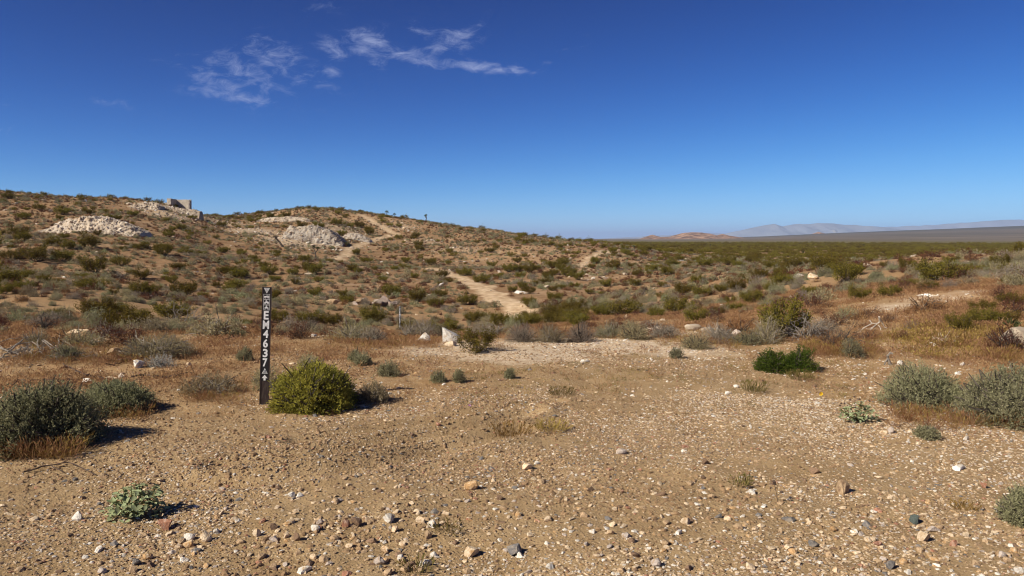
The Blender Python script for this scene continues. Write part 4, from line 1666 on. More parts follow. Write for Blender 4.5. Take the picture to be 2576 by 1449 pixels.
for i, (a, b, t, c, lab) in enumerate([
        (1083, 1128, 930, 964, 'small round grey-green sagebrush below the white boulder'),
        (1136, 1170, 928, 964, 'thin small sagebrush just right of the round one'),
        (1268, 1296, 924, 952, 'tiny sagebrush alone on the pale gravel'),
        (872, 912, 878, 912, 'small grey sagebrush above a lower one, right of the yellow bush'),
        (885, 940, 888, 922, 'low dark sagebrush behind the yellow-green bush'),
        (942, 1008, 906, 948, 'dark sagebrush with dry stalks behind the yellow-green bush'),
        (738, 808, 888, 930, 'grey sagebrush straight behind the yellow-green bush'),
        (628, 716, 920, 984, 'wispy grey sagebrush behind the foot of the marker post'),
        (895, 992, 962, 1016, 'wispy grey-green shrub in the shade right of the yellow bush'),
        (458, 606, 938, 996, 'low spreading grey shrub left of the marker post'),
        (590, 640, 872, 908, 'small grey shrub left of the marker post middle'),
        (2104, 2180, 848, 900, 'grey-green sagebrush below the bleached root'),
        (2300, 2362, 1078, 1108, 'low green sprig in front of the wide sagebrush'),
        (1680, 1720, 872, 902, 'grey-green sprig on the right end of the gravel bank')]):
    k = dict(SAGE if i not in (6, 7, 8, 9) else GREY)
    k['twigs'] = int(170 + 2.6 * (b - a))
    k['per'] = 11
    hero('sagebrush', a, b, t, c, 'dome', lab, 20 + i, **k)
hero('grey_shrub', 308, 482, 846, 906, 'dome', 'big grey shrub with yellowish crown on the left', 41, **{**GREY, 'twigs': 1700})
hero('silver_plant', 362, 442, 890, 925, 'dome', 'silvery white plant in front of the big grey shrub', 42, twigs=260, per=12, leaf=.02, twig_len=.12, lmat='silver_leaf', upright=.75)
hero('silver_plant', 520, 562, 798, 832, 'dome', 'pale straw-coloured plant at the left end of the far rocks', 43, twigs=160, per=10, leaf=.03, twig_len=.16, lmat='silver_leaf', upright=.8)
hero('grey_shrub', 225, 320, 808, 852, 'dome', 'brown-grey twiggy shrub beside the cream rock slab', 44, **{**GREY, 'lmat': 'maroon_leaf', 'twigs': 600})
hero('grey_shrub', 60, 130, 826, 872, 'dome', 'pale grey shrub behind the heap of dead branches', 45, **{**GREY, 'twigs': 500})
hero('grey_shrub', 130, 210, 866, 908, 'dome', 'grey-green shrub at the right end of the dead branches', 46, **{**SAGE, 'twigs': 500})
row = [(838, 925, 812, 858, 0), (915, 962, 828, 862, 1), (995, 1062, 810, 848, 0), (1045, 1105, 808, 850, 0), (1100, 1130, 815, 850, 1), (1195, 1290, 815, 845, 0),
       (1284, 1345, 818, 862, 1), (1348, 1425, 812, 862, 0), (1432, 1490, 812, 862, 1), (1500, 1560, 815, 850, 0), (1560, 1630, 812, 856, 1), (1640, 1700, 815, 852, 0),
       (1720, 1780, 842, 880, 1), (1775, 1850, 820, 868, 0), (1855, 1900, 838, 870, 1), (1895, 1960, 800, 868, 0), (745, 800, 800, 842, 1)]
for i, (a, b, t, c, k) in enumerate(row):
    kk = dict(GREY if k == 0 else SAGE)
    kk.update(twigs=620, per=10, leaf=.028, twig_len=.17, lmat=('bursage_leaf', 'twig_leaf', 'bursage_leaf', 'twig_leaf', 'sage_leaf')[i % 5], lwidth=.2)
    a, b, t = a - 12, b + 12, t - 6
    hero('grey_shrub', a, b, t, c, 'dome', 'pale grey shrub in the row behind the gravel bank, %s from left' % ORD[i], 60 + i, group='grey shrubs along the edge of the gravel', **kk)
hero('creosote_bush', 1146, 1262, 838, 892, 'creosote', 'small open creosote bush touching the white boulder', 81, leaf=.022, n_stem=12, per=12, dens=26, stem_r=.007)
hero('creosote_bush', 1912, 2032, 742, 856, 'creosote', 'tall creosote bush tangled with dead grey branches at right', 82, leaf=.035, n_stem=14, per=12, dens=28, stem_r=.012)
hero('dead_shrub', 1948, 2105, 775, 862, 'twig', 'dead grey shrub leaning against the tall creosote', 83, n_stem=16, r0=.011, levels=3, cat='dead shrub')
hero('dead_shrub', 400, 520, 760, 820, 'twig', 'dead grey shrub with twisted branches on the left', 84, n_stem=11, r0=.016, levels=3, cat='dead shrub')
hero('dead_shrub', 60, 160, 762, 840, 'twig', 'dead dark shrub at far left behind the branch heap', 85, n_stem=10, r0=.012, levels=3, cat='dead shrub', wood='stem_wood')
hero('dead_shrub', -20, 150, 862, 906, 'twig', 'sprawling dead grey shrub under the bleached branch heap', 89, n_stem=18, r0=.010, levels=3, droop=.05, cat='dead shrub')
hero('dead_shrub', 110, 235, 868, 912, 'twig', 'flattened dead shrub at the right end of the branch heap', 90, n_stem=15, r0=.009, levels=3, droop=.06, cat='dead shrub')
hero('dead_shrub', 2020, 2200, 820, 880, 'twig', 'brown dead brush under the bleached root', 86, n_stem=18, r0=.008, levels=3, cat='dead shrub', wood='stem_wood')
hero('dead_shrub', 2344, 2400, 826, 868, 'twig', 'tuft of straw-coloured dead stalks on the golden rise', 87, n_stem=16, r0=.005, levels=1, cat='dead shrub', wood='white_wood')
hero('brown_shrub', 2480, 2590, 820, 890, 'dome', 'dark brown shrub in front of the white rock at right', 88, **{**GREY, 'lmat': 'maroon_leaf', 'twigs': 600, 'wood': 'stem_wood'})

# ---- leafy plants with big soft leaves: every leaf a piece of its own
lg = Geo()
lo_ = [(0, 0, 0), (.30, .22, .03), (.24, .55, .02), (0, 1, -.10), (-.24, .55, .02), (-.30, .22, .03), (0, .5, -.05)]
lg.add(lo_, None, [(0, 1, 6), (1, 2, 6), (2, 3, 6), (3, 4, 6), (4, 5, 6), (5, 0, 6)])
LEAF = lg.mesh('leaf', (MATS['broad_leaf'],), True)


def leafy(x0, x1, ytop, ybase, n, size, label, seed, skew=0.0):
    px = (x0 + x1) / 2
    p, d, w = place(px, ybase, x1 - x0, .32)
    h = (ybase - ytop) * d / F * 0.9
    rng = np.random.default_rng(seed)
    root = thing('leafy_plant', p, label, 'plant', 'broad-leaved desert plants')
    g = Geo()
    tips = []
    for s in range(22):
        az = rng.uniform(0, 2 * pi)
        r = np.sqrt(rng.uniform(0, 1)) * .46 * w
        hz_ = h * (1 - .55 * (r / (.5 * w)) ** 2) * rng.uniform(.7, 1.0)
        tip = np.array([cos(az) * r, sin(az) * r * .8, hz_])
        tip[2] *= 1 + skew * tip[0] / w
        tt = np.linspace(0, 1, 5)[:, None]
        path = tip * tt + np.array([cos(az), sin(az), 0]) * np.sin(tt * pi) * .05 * w
        g.tube(path, np.linspace(.004, .002, 5), 4, False)
        tips.append(path)
    obj('stem', g.mesh('stem', (MATS['green_grass'],)), root)
    for k in range(n):
        path = tips[rng.integers(len(tips))]
        a = rng.uniform(.12, 1.0)
        q = path[min(int(a * 4), 3)] * (1 - (a * 4) % 1) + path[min(int(a * 4) + 1, 4)] * ((a * 4) % 1)
        if k % 2:
            e_, a_ = math.asin(rng.uniform(.05, 1)), rng.uniform(0, 2 * pi)
            rr_ = rng.uniform(.7, 1.0)
            q = np.array([cos(a_) * cos(e_) * .47 * w, sin(a_) * cos(e_) * .40 * w, h * sin(e_) * .92]) * rr_
            q[2] *= 1 + skew * q[0] / w
        o = obj('leaf', LEAF, root)
        out = norm(np.array([q[0], q[1], 0]) + rng.normal(size=3) * .06 + 1e-4)
        az = math.atan2(out[1], out[0]) - pi / 2 + rng.normal() * .7
        o.location = q + rng.normal(size=3) * .008
        o.rotation_euler = (rng.uniform(-.75, .55), rng.uniform(-.5, .5), az)
        s = size * rng.uniform(.6, 1.25)
        o.scale = (s, s, s)
    return root, tips, p


leafy(260, 416, 1204, 1312, 400, .045, 'leafy pale green plant alone on the gravel at lower left', 1, .55)
lp, tips, _ = leafy(2108, 2212, 1003, 1066, 260, .040, 'leafy plant with dark seed heads in front of the sagebrush at right', 2)
sg = rock_mesh('seed_head', 9, MATS['dark_wood'], 1, 3, (1, 1, 1), .02)
rng = np.random.default_rng(3)
for k in range(9):
    t = tips[k][-1]
    o = obj('seed_head', sg, lp, loc=t * 1.12 + np.array([0, 0, .03]), scl=.018)

# ---- flowers
def flower(px, py, ground_py, mat_c, petals, label, rad, name):
    v = pix_dir(px, py)
    p = G(px, ground_py)
    d = p[1]
    c = np.array([v[0] / v[1] * d, d, EYE + v[2] / v[1] * d])
    root = thing(name, (c[0], c[1], gz(c[0], c[1])), label, 'flower')
    h = c[2] - gz(c[0], c[1])
    g = Geo()
    g.tube(np.array([[0, 0, -.02], [.004, 0, h * .5], [0, 0, h]]), .0018, 4)
    obj('stem', g.mesh('stem', (MATS['green_grass'],)), root)
    pm_ = plain_mat(name + '_petal', mat_c, .6, .2)
    pg_ = Geo()
    for i in range(petals):
        a = 2 * pi * i / petals
        dr = np.array([cos(a) * .85, -.45, sin(a) * .85])
        side = np.array([-sin(a), 0, cos(a)]) * rad * .26
        pg_.add([dr * rad * .2, dr * rad * .6 + side, dr * rad, dr * rad * .6 - side], [(0, 1, 2, 3)])
    obj('petals', pg_.mesh('petals', (pm_,)), root, loc=(0, -.004, h))
    cg = rock_mesh('flower_centre', 4, plain_mat(name + '_eye', (mat_c[0] * .55, mat_c[1] * .4, mat_c[2] * .6)), 1, 0, (1, 1, 1), 0)
    obj('flower_centre', cg, root, loc=(0, -.006, h), scl=rad * .7)


flower(2064, 990, 1004, (0.80, 0.52, 0.02), 12, 'single yellow daisy on a thin stalk left of the leafy plant', .026, 'yellow_flower')
flower(1181, 1020, 1026, (0.62, 0.34, 0.52), 6, 'tiny pink flower on the bare ground left of centre', .022, 'pink_flower')

# ---- grass tufts one can tell apart
for i, (a, b, t, c, mt, lab) in enumerate([
        (1243, 1336, 1052, 1097, 'gold_grass', 'golden-green grass tuft, left of the pair in mid foreground'),
        (1352, 1424, 1054, 1092, 'gold_grass', 'golden grass tuft, right of the pair in mid foreground'),
        (1384, 1444, 972, 996, 'green_grass', 'short olive grass tuft on the gravel right of centre'),
        (1866, 1922, 952, 988, 'green_grass', 'olive grass tuft below the vivid green bush'),
        (1985, 2040, 928, 958, 'green_grass', 'grass tuft at the foot of the vivid green bush'),
        (2400, 2452, 1252, 1284, 'gold_grass', 'thin golden grass tuft on the gravel at lower right'),
        (1090, 1160, 1312, 1345, 'green_grass', 'thin olive grass patch beside the white split stone'),
        (1020, 1080, 1395, 1440, 'green_grass', 'thin olive grass patch at the bottom edge left of centre'),
        (1838, 1880, 1184, 1222, 'green_grass', 'small green weed on the gravel right of centre')]):
    p, d, w = place((a + b) / 2, c, b - a, .3)
    h = (c - t) * d / F * .85
    obj('grass_tuft', grass_tuft(200 + i, w, h, 150 if i < 5 else 70, mt, .0045), None, lab, 'grass', 'grass tufts on the gravel', None, p)

# ------------------------------------------------------------------ dead wood


def path_on_ground(pix, lift):
    out = []
    for (px, py), lf in zip(pix, lift):
        p = G(px, py)
        out.append(p + np.array([0, 0, lf]))
    return np.array(out)


def zm(pts, x0, y0):
    return [(x0 + x * .248, y0 + y * .248) for x, y in pts]


def wood_thing(name, polys, radii, mat, label, cat, lifts=None):
    """lying branch: a limb with its side branches"""
    paths = []
    for k, pl_ in enumerate(polys):
        n = len(pl_)
        lf = lifts[k] if lifts else [0.015 + .02 * sin(i * 2.1 + k) ** 2 for i in range(n)]
        paths.append(path_on_ground(pl_, lf))
    base = paths[0].mean(0)
    root = thing(name, base, label, cat)
    for k, pth in enumerate(paths):
        t = np.linspace(0, 1, len(pth))
        tt = np.linspace(0, 1, len(pth) * 3)
        fine = np.stack([np.interp(tt, t, pth[:, c]) for c in range(3)], 1)
        rng = np.random.default_rng(k + len(name))
        fine[1:-1] += rng.normal(size=(len(fine) - 2, 3)) * radii[k] * .6
        g = Geo()
        g.tube(fine - base, np.linspace(radii[k], radii[k] * .45, len(fine)), 5)
        obj('limb' if k == 0 else 'branch', g.mesh('limb', (MATS[mat],)), root)
    return root


wood_thing('fallen_branch', [zm([(1080, 800), (1010, 757), (900, 740), (780, 767), (640, 778), (550, 838)], 0, 766.7), zm([(960, 762), (860, 722), (740, 672), (640, 627)], 0, 766.7),
                             zm([(590, 797), (400, 785), (280, 795), (190, 777), (95, 868)], 0, 766.7), zm([(960, 798), (800, 808), (600, 826)], 0, 766.7), zm([(1010, 806), (920, 830), (840, 852)], 0, 766.7)],
           [.016, .013, .010, .012, .008], 'dark_wood', 'long forked dark branch lying behind the left saltbushes', 'branch')
wood_thing('fallen_branch', [zm([(1330, 745), (1480, 727), (1560, 747), (1650, 745), (1770, 748), (1890, 712), (1975, 714)], 0, 766.7), zm([(1640, 752), (1700, 738), (1800, 738)], 0, 766.7), zm([(1770, 762), (1850, 745)], 0, 766.7)],
           [.012, .009, .008], 'dark_wood', 'thin dark branch on the ground left of the low grey shrub', 'branch')
wood_thing('fallen_branch', [zm([(1470, 553), (1330, 562), (1230, 582), (1150, 578), (1060, 565), (980, 540), (850, 530)], 0, 766.7), zm([(1230, 600), (1150, 625), (1070, 632)], 0, 766.7), zm([(1330, 575), (1230, 600)], 0, 766.7)],
           [.016, .011, .01], 'dark_wood', 'dark branch ending at the silvery plant', 'branch')
wood_thing('fallen_branch', [zm([(0, 455), (90, 520), (230, 415), (350, 395), (480, 430), (600, 520), (680, 540)], 0, 766.7), zm([(0, 545), (110, 520), (250, 490), (330, 520)], 0, 766.7), zm([(330, 545), (430, 500), (560, 490), (700, 545), (810, 575)], 0, 766.7),
                             zm([(430, 430), (520, 480), (640, 530)], 0, 766.7), zm([(60, 480), (200, 460), (340, 450), (450, 490)], 0, 766.7), zm([(600, 380), (680, 430), (760, 450)], 0, 766.7),
                             zm([(-60, 420), (60, 405), (190, 400), (300, 385)], 0, 766.7), zm([(400, 500), (380, 440), (450, 385)], 0, 766.7), zm([(520, 520), (600, 440), (610, 370)], 0, 766.7)],
           [.015, .013, .013, .010, .011, .008, .010, .009, .009], 'grey_wood', 'heap of bleached grey dead branches at the left edge', 'branch',
           [[.03, .06, .10, .12, .10, .06, .01], [.01, .05, .08, .04], [.01, .05, .08, .04, .01], [.10, .08, .02], [.04, .09, .10, .06], [.08, .06, .02], [.04, .08, .1, .1], [.04, .12, .16], [.02, .08, .14]])
wood_thing('fallen_branch', [zm([(2255, 365), (2340, 350), (2420, 335), (2440, 310)], 0, 766.7), zm([(2380, 342), (2500, 345)], 0, 766.7)], [.012, .008], 'dark_wood', 'short curved branch left of the marker post top', 'branch')
wood_thing('dry_twig', [[(60, 1193), (120, 1180), (180, 1172), (240, 1196)], [(130, 1180), (160, 1192)]], [.006, .004], 'dark_wood', 'thin dark twig on the gravel at lower left', 'twig')

# bleached root standing in the brush
p, d, w = place(2195, 848)
d += 0.5
def vert(pix, dep):
    out = []
    for (zx, zy), e in zip(pix, dep):
        v = pix_dir(1937 + zx * .248, 524 + zy * .248)
        out.append([v[0] / v[1] * (d + e), d + e, EYE + v[2] / v[1] * (d + e)])
    return np.array(out)


root = thing('bleached_root', p, 'forked bleached white root standing up in the brush at right', 'root')
for k, (pl_, r_) in enumerate([([(1105, 1100), (1112, 1150), (1060, 1195), (1010, 1245), (960, 1330)], .022), ([(1010, 1135), (1035, 1168), (1100, 1165)], .014), ([(1040, 1165), (950, 1212), (915, 1250), (890, 1330)], .013),
                               ([(1112, 1112), (1140, 1160), (1160, 1205), (1190, 1215)], .013), ([(1100, 1185), (1122, 1215), (1120, 1255), (1080, 1290)], .010), ([(1060, 1195), (1000, 1225), (940, 1215)], .009)]):
    pts = vert(pl_, [.06 * sin(k * 2 + i) for i in range(len(pl_))])
    g = Geo()
    g.tube(pts - np.array(root.location), np.linspace(r_, r_ * .5, len(pts)) * .72, 6)
    obj('limb' if k == 0 else 'branch', g.mesh('limb', (MATS['white_wood'],)), root)
# forked stump
p, d, w = place(2232, 918)
st = thing('forked_stump', p, 'small forked grey stump beside a white stone at right', 'stump')
s_ = d / F
for k, (pl_, r_) in enumerate([([(8, 0, -1), (2, 1, 14), (0, 0, 24), (6, 0, 31), (12, -2, 29)], 4.2), ([(1, 0, 16), (-6, -2, 8), (-10, -3, -1)], 2.4), ([(2, 0, 12), (4, -3, 5), (10, -4, -2)], 2.4)]):
    g = Geo()
    g.tube(np.array(pl_, float) * s_, np.linspace(r_, r_ * .6, len(pl_)) * s_, 6)
    obj('trunk' if k == 0 else 'root', g.mesh('trunk', (MATS['grey_wood'],)), st)
# thin dry stalk with dark pods
for (px, yb, yt, lab) in ((1958, 1268, 1212, 'thin dry stalk with dark pods on the right-hand gravel'),):
    p, d, w = place(px, yb)
    h = (yb - yt) * d / F
    root = thing('dry_stalk', p, lab, 'stalk')
    g = Geo()
    g.tube(np.array([[0, 0, -.01], [-.015, 0, h * .5], [-.03, 0, h]]), .0022, 4)
    g.tube(np.array([[-.01, 0, h * .35], [.02, 0, h * .5]]), .0016, 4)
    obj('stem', g.mesh('stem', (MATS['dark_wood'],)), root)
    for q in ((-.03, 0, h), (.02, 0, h * .52), (-.025, .01, h * .88)):
        obj('pod', sg, root, loc=q, scl=.02)

# ------------------------------------------------------------------ single stones
me = rock_mesh('boulder', 77, MATS['rock_white'], 3, 4, (1, .8, 1), .02)
# the white boulder: an angular block, high on the left and sloping to the right
b_pts = np.array([[-.5, -.32, 0], [-.05, -.42, -.10], [.38, -.30, 0], [.5, .10, .12], [.30, .40, 0], [-.35, .36, 0],
                  [-.52, -.28, .98], [-.10, -.34, .72], [.40, -.24, .38], [.50, .12, .42], [.26, .36, .46], [-.44, .26, .92], [-.5, -.36, .28], [.02, -.46, .14]])
import bmesh
bm = bmesh.new()
for q in b_pts:
    bm.verts.new(q)
bmesh.ops.convex_hull(bm, input=bm.verts[:])
bmesh.ops.subdivide_edges(bm, edges=bm.edges[:], cuts=2, use_grid_fill=True)
rg = random.Random(3)
for q in bm.verts:
    q.co += Vector((rg.uniform(-.014, .014), rg.uniform(-.014, .014), rg.uniform(-.014, .014)))
bmesh.ops.triangulate(bm, faces=bm.faces[:])
BOULD = bpy.data.meshes.new('boulder')
bm.to_mesh(BOULD)
bm.free()
BOULD.materials.append(MATS['rock_white'])
p, d, w = place(1136, 864, 44, .3)
o_bould = (float(p[0]), float(p[1]))
o = obj('boulder', BOULD, None, 'white angular boulder with a sharp upper left corner in the middle', 'boulder', None, None, p + np.array([0, 0, -.02]), (0, 0, .15))
o.scale = (w * 1.05, w, 45 * d / F)

BIG = [('white', 2, 1065, 861, 30, 24, 'grey-white block left of the white boulder'),
       ('cream', 1, 1133, 873, 40, 12, 'cream slab under the white boulder'),
       ('pale', 0, 1660, 834, 22, 13, 'pale rock at the left end of the outcrop behind the gravel'),
       ('pale', 3, 1742, 834, 46, 17, 'largest pale rock of the outcrop behind the gravel'),
       ('pale', 3, 1776, 838, 40, 15, 'pale rock right of the largest in the outcrop'),
       ('lilac', 3, 1812, 845, 54, 16, 'low grey slab at the right end of the outcrop'),
       ('lilac', 0, 1853, 846, 26, 16, 'pointed pale rock half hidden by a grey shrub'),
       ('pale', 1, 2562, 884, 84, 58, 'large white rock at the right edge behind brown brush'),
       ('lilac', 0, 2010, 702, 30, 14, 'flat grey boulder left of the pink one on the rise'),
       ('cream', 2, 2046, 705, 28, 19, 'rounded cream-pink boulder on the right-hand rise'),
       ('cream', 3, 200, 848, 62, 14, 'cream rock slab on the left behind dry grass'),
       ('cream', 1, 215, 834, 50, 14, 'upper cream rock slab on the left'),
       ('white', 3, 736, 842, 46, 13, 'long flat white rock right of the marker post'),
       ('white', 1, 616, 833, 18, 12, 'white rock left of the marker post top'),
       ('white', 0, 788, 847, 18, 9, 'small white rock right of the long flat one'),
       ('outcrop', 2, 968, 772, 34, 28, 'tallest dark rock of the rough outcrop above the far post'),
       ('outcrop', 0, 948, 772, 28, 20, 'dark rock left of the tallest in the rough outcrop'),
       ('outcrop', 1, 988, 776, 24, 18, 'dark rock right of the tallest in the rough outcrop'),
       ('tan', 0, 908, 766, 26, 14, 'tan rock left of the rough dark outcrop'),
       ('lilac', 3, 892, 768, 22, 10, 'grey slab left of the tan rock on the slope'),
       ('tan', 3, 836, 765, 40, 9, 'low tan rocks on the slope beyond the post'),
       ('tan', 1, 288, 892, 42, 18, 'sand-coloured rock half buried in the dry grass at left'),
       ('white', 0, 346, 925, 32, 20, 'pale rock leaning on the silvery plant'),
       ('white', 3, 219, 964, 32, 13, 'white flat stone under the forked branch'),
       ('white', 3, 305, 952, 18, 8, 'white stone right of the forked branch'),
       ('cream', 3, 280, 959, 34, 6, 'thin cream slab beside the forked branch'),
       ('cream', 1, 475, 922, 14, 10, 'round cream stone left of the marker post'),
       ('white', 1, 2264, 919, 17, 13, 'white stone right of the forked stump'),
       ('white', 0, 2342, 872, 20, 10, 'white stone on the golden rise'),
       ('white', 3, 2422, 919, 15, 8, 'flat white stone behind the wide sagebrush'),
       ('lilac', 2, 2241, 1094, 15, 17, 'grey-white upright stone below the right sagebrush'),
       ('cream', 3, 2222, 1096, 20, 10, 'cream stone left of the grey upright one'),
       ('white', 3, 2431, 1105, 19, 10, 'white flat stone in front of the wide sagebrush'),
       ('white', 2, 194, 1306, 26, 24, 'white stone left of the leafy plant at lower left'),
       ('red', 0, 415, 1331, 36, 26, 'orange-red stone right of the leafy plant'),
       ('white', 1, 477, 1363, 30, 18, 'white stone left of a cream one near the bottom'),
       ('cream', 2, 519, 1368, 27, 25, 'cream blocky stone casting a shadow near the bottom left'),
       ('ochre', 1, 474, 1383, 28, 18, 'ochre stone below the white one at bottom left'),
       ('grey', 3, 287, 1378, 24, 12, 'slate-grey stone below the leafy plant'),
       ('grey', 1, 345, 1429, 24, 16, 'dark grey stone at the bottom left'),
       ('ochre', 0, 372, 1412, 26, 15, 'ochre stone beside the dark grey one at bottom left'),
       ('white', 0, 976, 1320, 36, 22, 'white stone, brightest in the bottom row left of centre'),
       ('cream', 3, 1058, 1323, 27, 16, 'pinkish cream stone left of the split white one'),
       ('white', 2, 1086, 1329, 27, 18, 'white split stone near the bottom centre'),
       ('red', 2, 870, 1327, 21, 22, 'red and cream stone near the bottom'),
       ('brown', 2, 897, 1325, 28, 24, 'brown stone beside the red and cream one'),
       ('white', 1, 794, 1340, 25, 16, 'rounded white stone near the bottom left of centre'),
       ('lilac', 0, 806, 1324, 20, 15, 'grey-white stone above the rounded white one'),
       ('lilac', 3, 689, 1364, 30, 15, 'pale lilac stone at the bottom left'),
       ('cream', 0, 721, 1356, 16, 10, 'small cream stone right of the pale lilac one'),
       ('brown', 0, 748, 1364, 22, 20, 'brown upright stone near the bottom left of centre'),
       ('cream', 1, 646, 1352, 22, 20, 'cream stone left of the pale lilac one'),
       ('cream', 0, 994, 1345, 18, 15, 'cream stone below the brightest white one'),
       ('brown', 3, 934, 1368, 33, 13, 'long brown stone near the bottom centre'),
       ('tan', 2, 1078, 1357, 18, 20, 'tan upright stone below the split white one'),
       ('cream', 3, 969, 1390, 24, 15, 'cream stone at the bottom left of centre'),
       ('white', 3, 1070, 1427, 38, 17, 'white sharp-edged stone at the bottom'),
       ('lilac', 0, 954, 1427, 32, 21, 'grey-white stone left of the sharp-edged one'),
       ('cream', 0, 1187, 1400, 40, 23, 'cream and ochre stone at the bottom near centre'),
       ('ochre', 1, 1185, 1238, 36, 23, 'large rounded ochre stone left of centre'),
       ('cream', 3, 1150, 1263, 20, 9, 'flat cream stone left of the large ochre one'),
       ('white', 3, 766, 1444, 42, 15, 'white flat stone at the bottom edge, left'),
       ('grey', 2, 1295, 1395, 40, 25, 'large dark grey stone at the bottom centre'),
       ('cream', 0, 1326, 1184, 28, 15, 'cream stone right of centre in the gravel'),
       ('white', 3, 1351, 1171, 17, 8, 'white flat stone beside the cream one in mid gravel'),
       ('lilac', 2, 1650, 1427, 27, 20, 'grey-white stone with dark side at the bottom right of centre'),
       ('white', 3, 1708, 1342, 23, 12, 'white flat stone in the right-hand gravel'),
       ('cream', 1, 1724, 1318, 31, 17, 'cream stone above the white flat one at right'),
       ('white', 0, 1888, 1241, 26, 13, 'white stone in the gravel right of centre'),
       ('brown', 1, 1776, 1169, 19, 16, 'brown stone in the right-hand gravel'),
       ('brown', 3, 1662, 1249, 31, 6, 'thin brown slab in the right-hand gravel'),
       ('red', 3, 1724, 1131, 19, 8, 'dark red stone right of centre'),
       ('cream', 2, 1888, 1437, 27, 18, 'cream stone at the bottom right'),
       ('tan', 1, 1536, 1345, 21, 12, 'tan stone in the wheel track'),
       ('ochre', 2, 1303, 1301, 18, 12, 'orange-brown pebble above the large dark grey stone'),
       ('tan', 3, 1790, 1256, 21, 9, 'tan flat stone in the right-hand gravel'),
       ('lilac', 1, 1563, 1142, 29, 14, 'pale stone with a dark hollow right of centre'),
       ('tan', 2, 2120, 1243, 40, 35, 'large streaked tan stone in the right-hand gravel'),
       ('green', 2, 2299, 1315, 24, 22, 'dark green-grey stone at lower right'),
       ('cream', 0, 2324, 1361, 31, 24, 'big cream stone at lower right'),
       ('cream', 3, 2314, 1327, 26, 11, 'cream flat stone under the dark green-grey one'),
       ('lilac', 3, 2346, 1335, 38, 13, 'lilac-grey slab at lower right'),
       ('grey', 1, 2240, 1430, 24, 22, 'dark grey stone at the bottom right'),
       ('red', 1, 2398, 1372, 27, 16, 'dusky pink stone at lower right'),
       ('white', 3, 2413, 1188, 42, 11, 'long white flat stone at right'),
       ('red', 0, 2473, 1230, 17, 12, 'red pebble left of the dark sagebrush'),
       ('white', 1, 2563, 1446, 30, 18, 'white stone in the bottom right corner'),
       ('grey', 3, 1984, 1313, 37, 11, 'flat dark slab in the right-hand gravel'),
       ('cream', 1, 2103, 1442, 20, 13, 'cream stone at the bottom edge right'),
       ('brown', 0, 2049, 1192, 27, 15, 'brown stone above the streaked tan one'),
       ('cream', 3, 2373, 1412, 25, 11, 'cream flat stone near the bottom right'),
       ('cream', 1, 2428, 1350, 27, 13, 'cream stone left of the dark sagebrush'),
       ('ochre', 0, 2098, 1337, 22, 14, 'ochre stone in the lower right gravel'),
       ('lilac', 1, 2522, 1403, 27, 16, 'pale stone below the dark sagebrush'),
       ('white', 3, 1470, 912, 26, 8, 'white flat stone on the gravel bank'),
       ('white', 3, 1830, 992, 16, 8, 'white stone left of the olive grass tuft, lower'),
       ('white', 1, 1852, 975, 14, 8, 'white stone left of the olive grass tuft, upper')]
for (kd, vr, px, py, wp, hp, lab) in BIG:
    nm = 'boulder' if 'boulder' in lab else ('rock' if 'rock' in lab else 'stone')
    put_rock(kd, vr, px, py, wp, hp, lab, nm, 'loose stones and rocks', nm)

# ------------------------------------------------------------------ scattered shrubs
def visible(x, y, ztop):
    """does the top of a thing rise above every rise of the ground before it"""
    ok = np.ones(len(x), bool)
    for t in np.linspace(0.08, 0.985, 46):
        zl = EYE + (ztop - EYE) * t
        ok &= ground_z(x * t, y * t, False) < zl
    return ok


def join2(br, fo, name):
    """branches and leaves in one mesh, for shrubs too far off to show their parts"""
    nb, nf = len(br.vertices), len(fo.vertices)
    vb = np.empty(nb * 3, np.float32)
    br.vertices.foreach_get('co', vb)
    vf = np.empty(nf * 3, np.float32)
    fo.vertices.foreach_get('co', vf)
    qb = np.empty(len(br.loops), np.int32)
    br.loops.foreach_get('vertex_index', qb)
    qf = np.empty(len(fo.loops), np.int32)
    fo.loops.foreach_get('vertex_index', qf)
    tb = [p.loop_total for p in br.polygons]
    assert set(tb) == {4}
    q = np.concatenate([qb.reshape(-1, 4), qf.reshape(-1, 4) + nb])
    return mesh_from(name, np.concatenate([vb, vf]).reshape(-1, 3), q, None, (br.materials[0], fo.materials[0]), [0] * (len(qb) // 4) + [1] * (len(qf) // 4))


VAR = {'creosote': [], 'bursage': [], 'dry': []}       # near variants as (branches, foliage), width 1
FAR = {'creosote': [], 'bursage': [], 'dry': []}       # far variants in one mesh
for i in range(7):
    VAR['creosote'].append(creosote(300 + i, 1.0, (.48, .56, .42, .52, .62, .46, .5)[i], .036, 15 + i % 4, 10, 26, .010))
    FAR['creosote'].append(join2(*creosote(320 + i, 1.0, (.46, .52, .42, .5, .56, .44, .5)[i], .085, 11, 6, 10, .014, detail=False), 'creosote_bush'))
for i in range(6):
    lm = ('bursage_leaf', 'sage_leaf', 'bursage_leaf', 'twig_leaf', 'saltbush_leaf', 'bursage_leaf')[i]
    VAR['bursage'].append(dome(340 + i, 1.0, (.5, .58, .45, .55, .6, .48)[i], 330, 9, .055, .20, lm, .28, .55, .3, 'grey_wood'))
    FAR['bursage'].append(join2(*dome(360 + i, 1.0, (.5, .56, .45, .52, .58, .48)[i], 80, 6, .13, .28, lm, .32, .5, .3, 'grey_wood'), 'bursage'))
for i in range(4):
    lm = ('maroon_leaf', 'dry_leaf', 'maroon_leaf', 'dry_leaf')[i]
    VAR['dry'].append(dome(380 + i, 1.0, (.5, .42, .6, .45)[i], 260, 7, .06, .24, lm, .22, .6, .3, 'stem_wood'))
    FAR['dry'].append(join2(*dome(390 + i, 1.0, (.5, .42, .55, .45)[i], 70, 5, .14, .3, lm, .28, .55, .3, 'stem_wood'), 'dry_brush'))

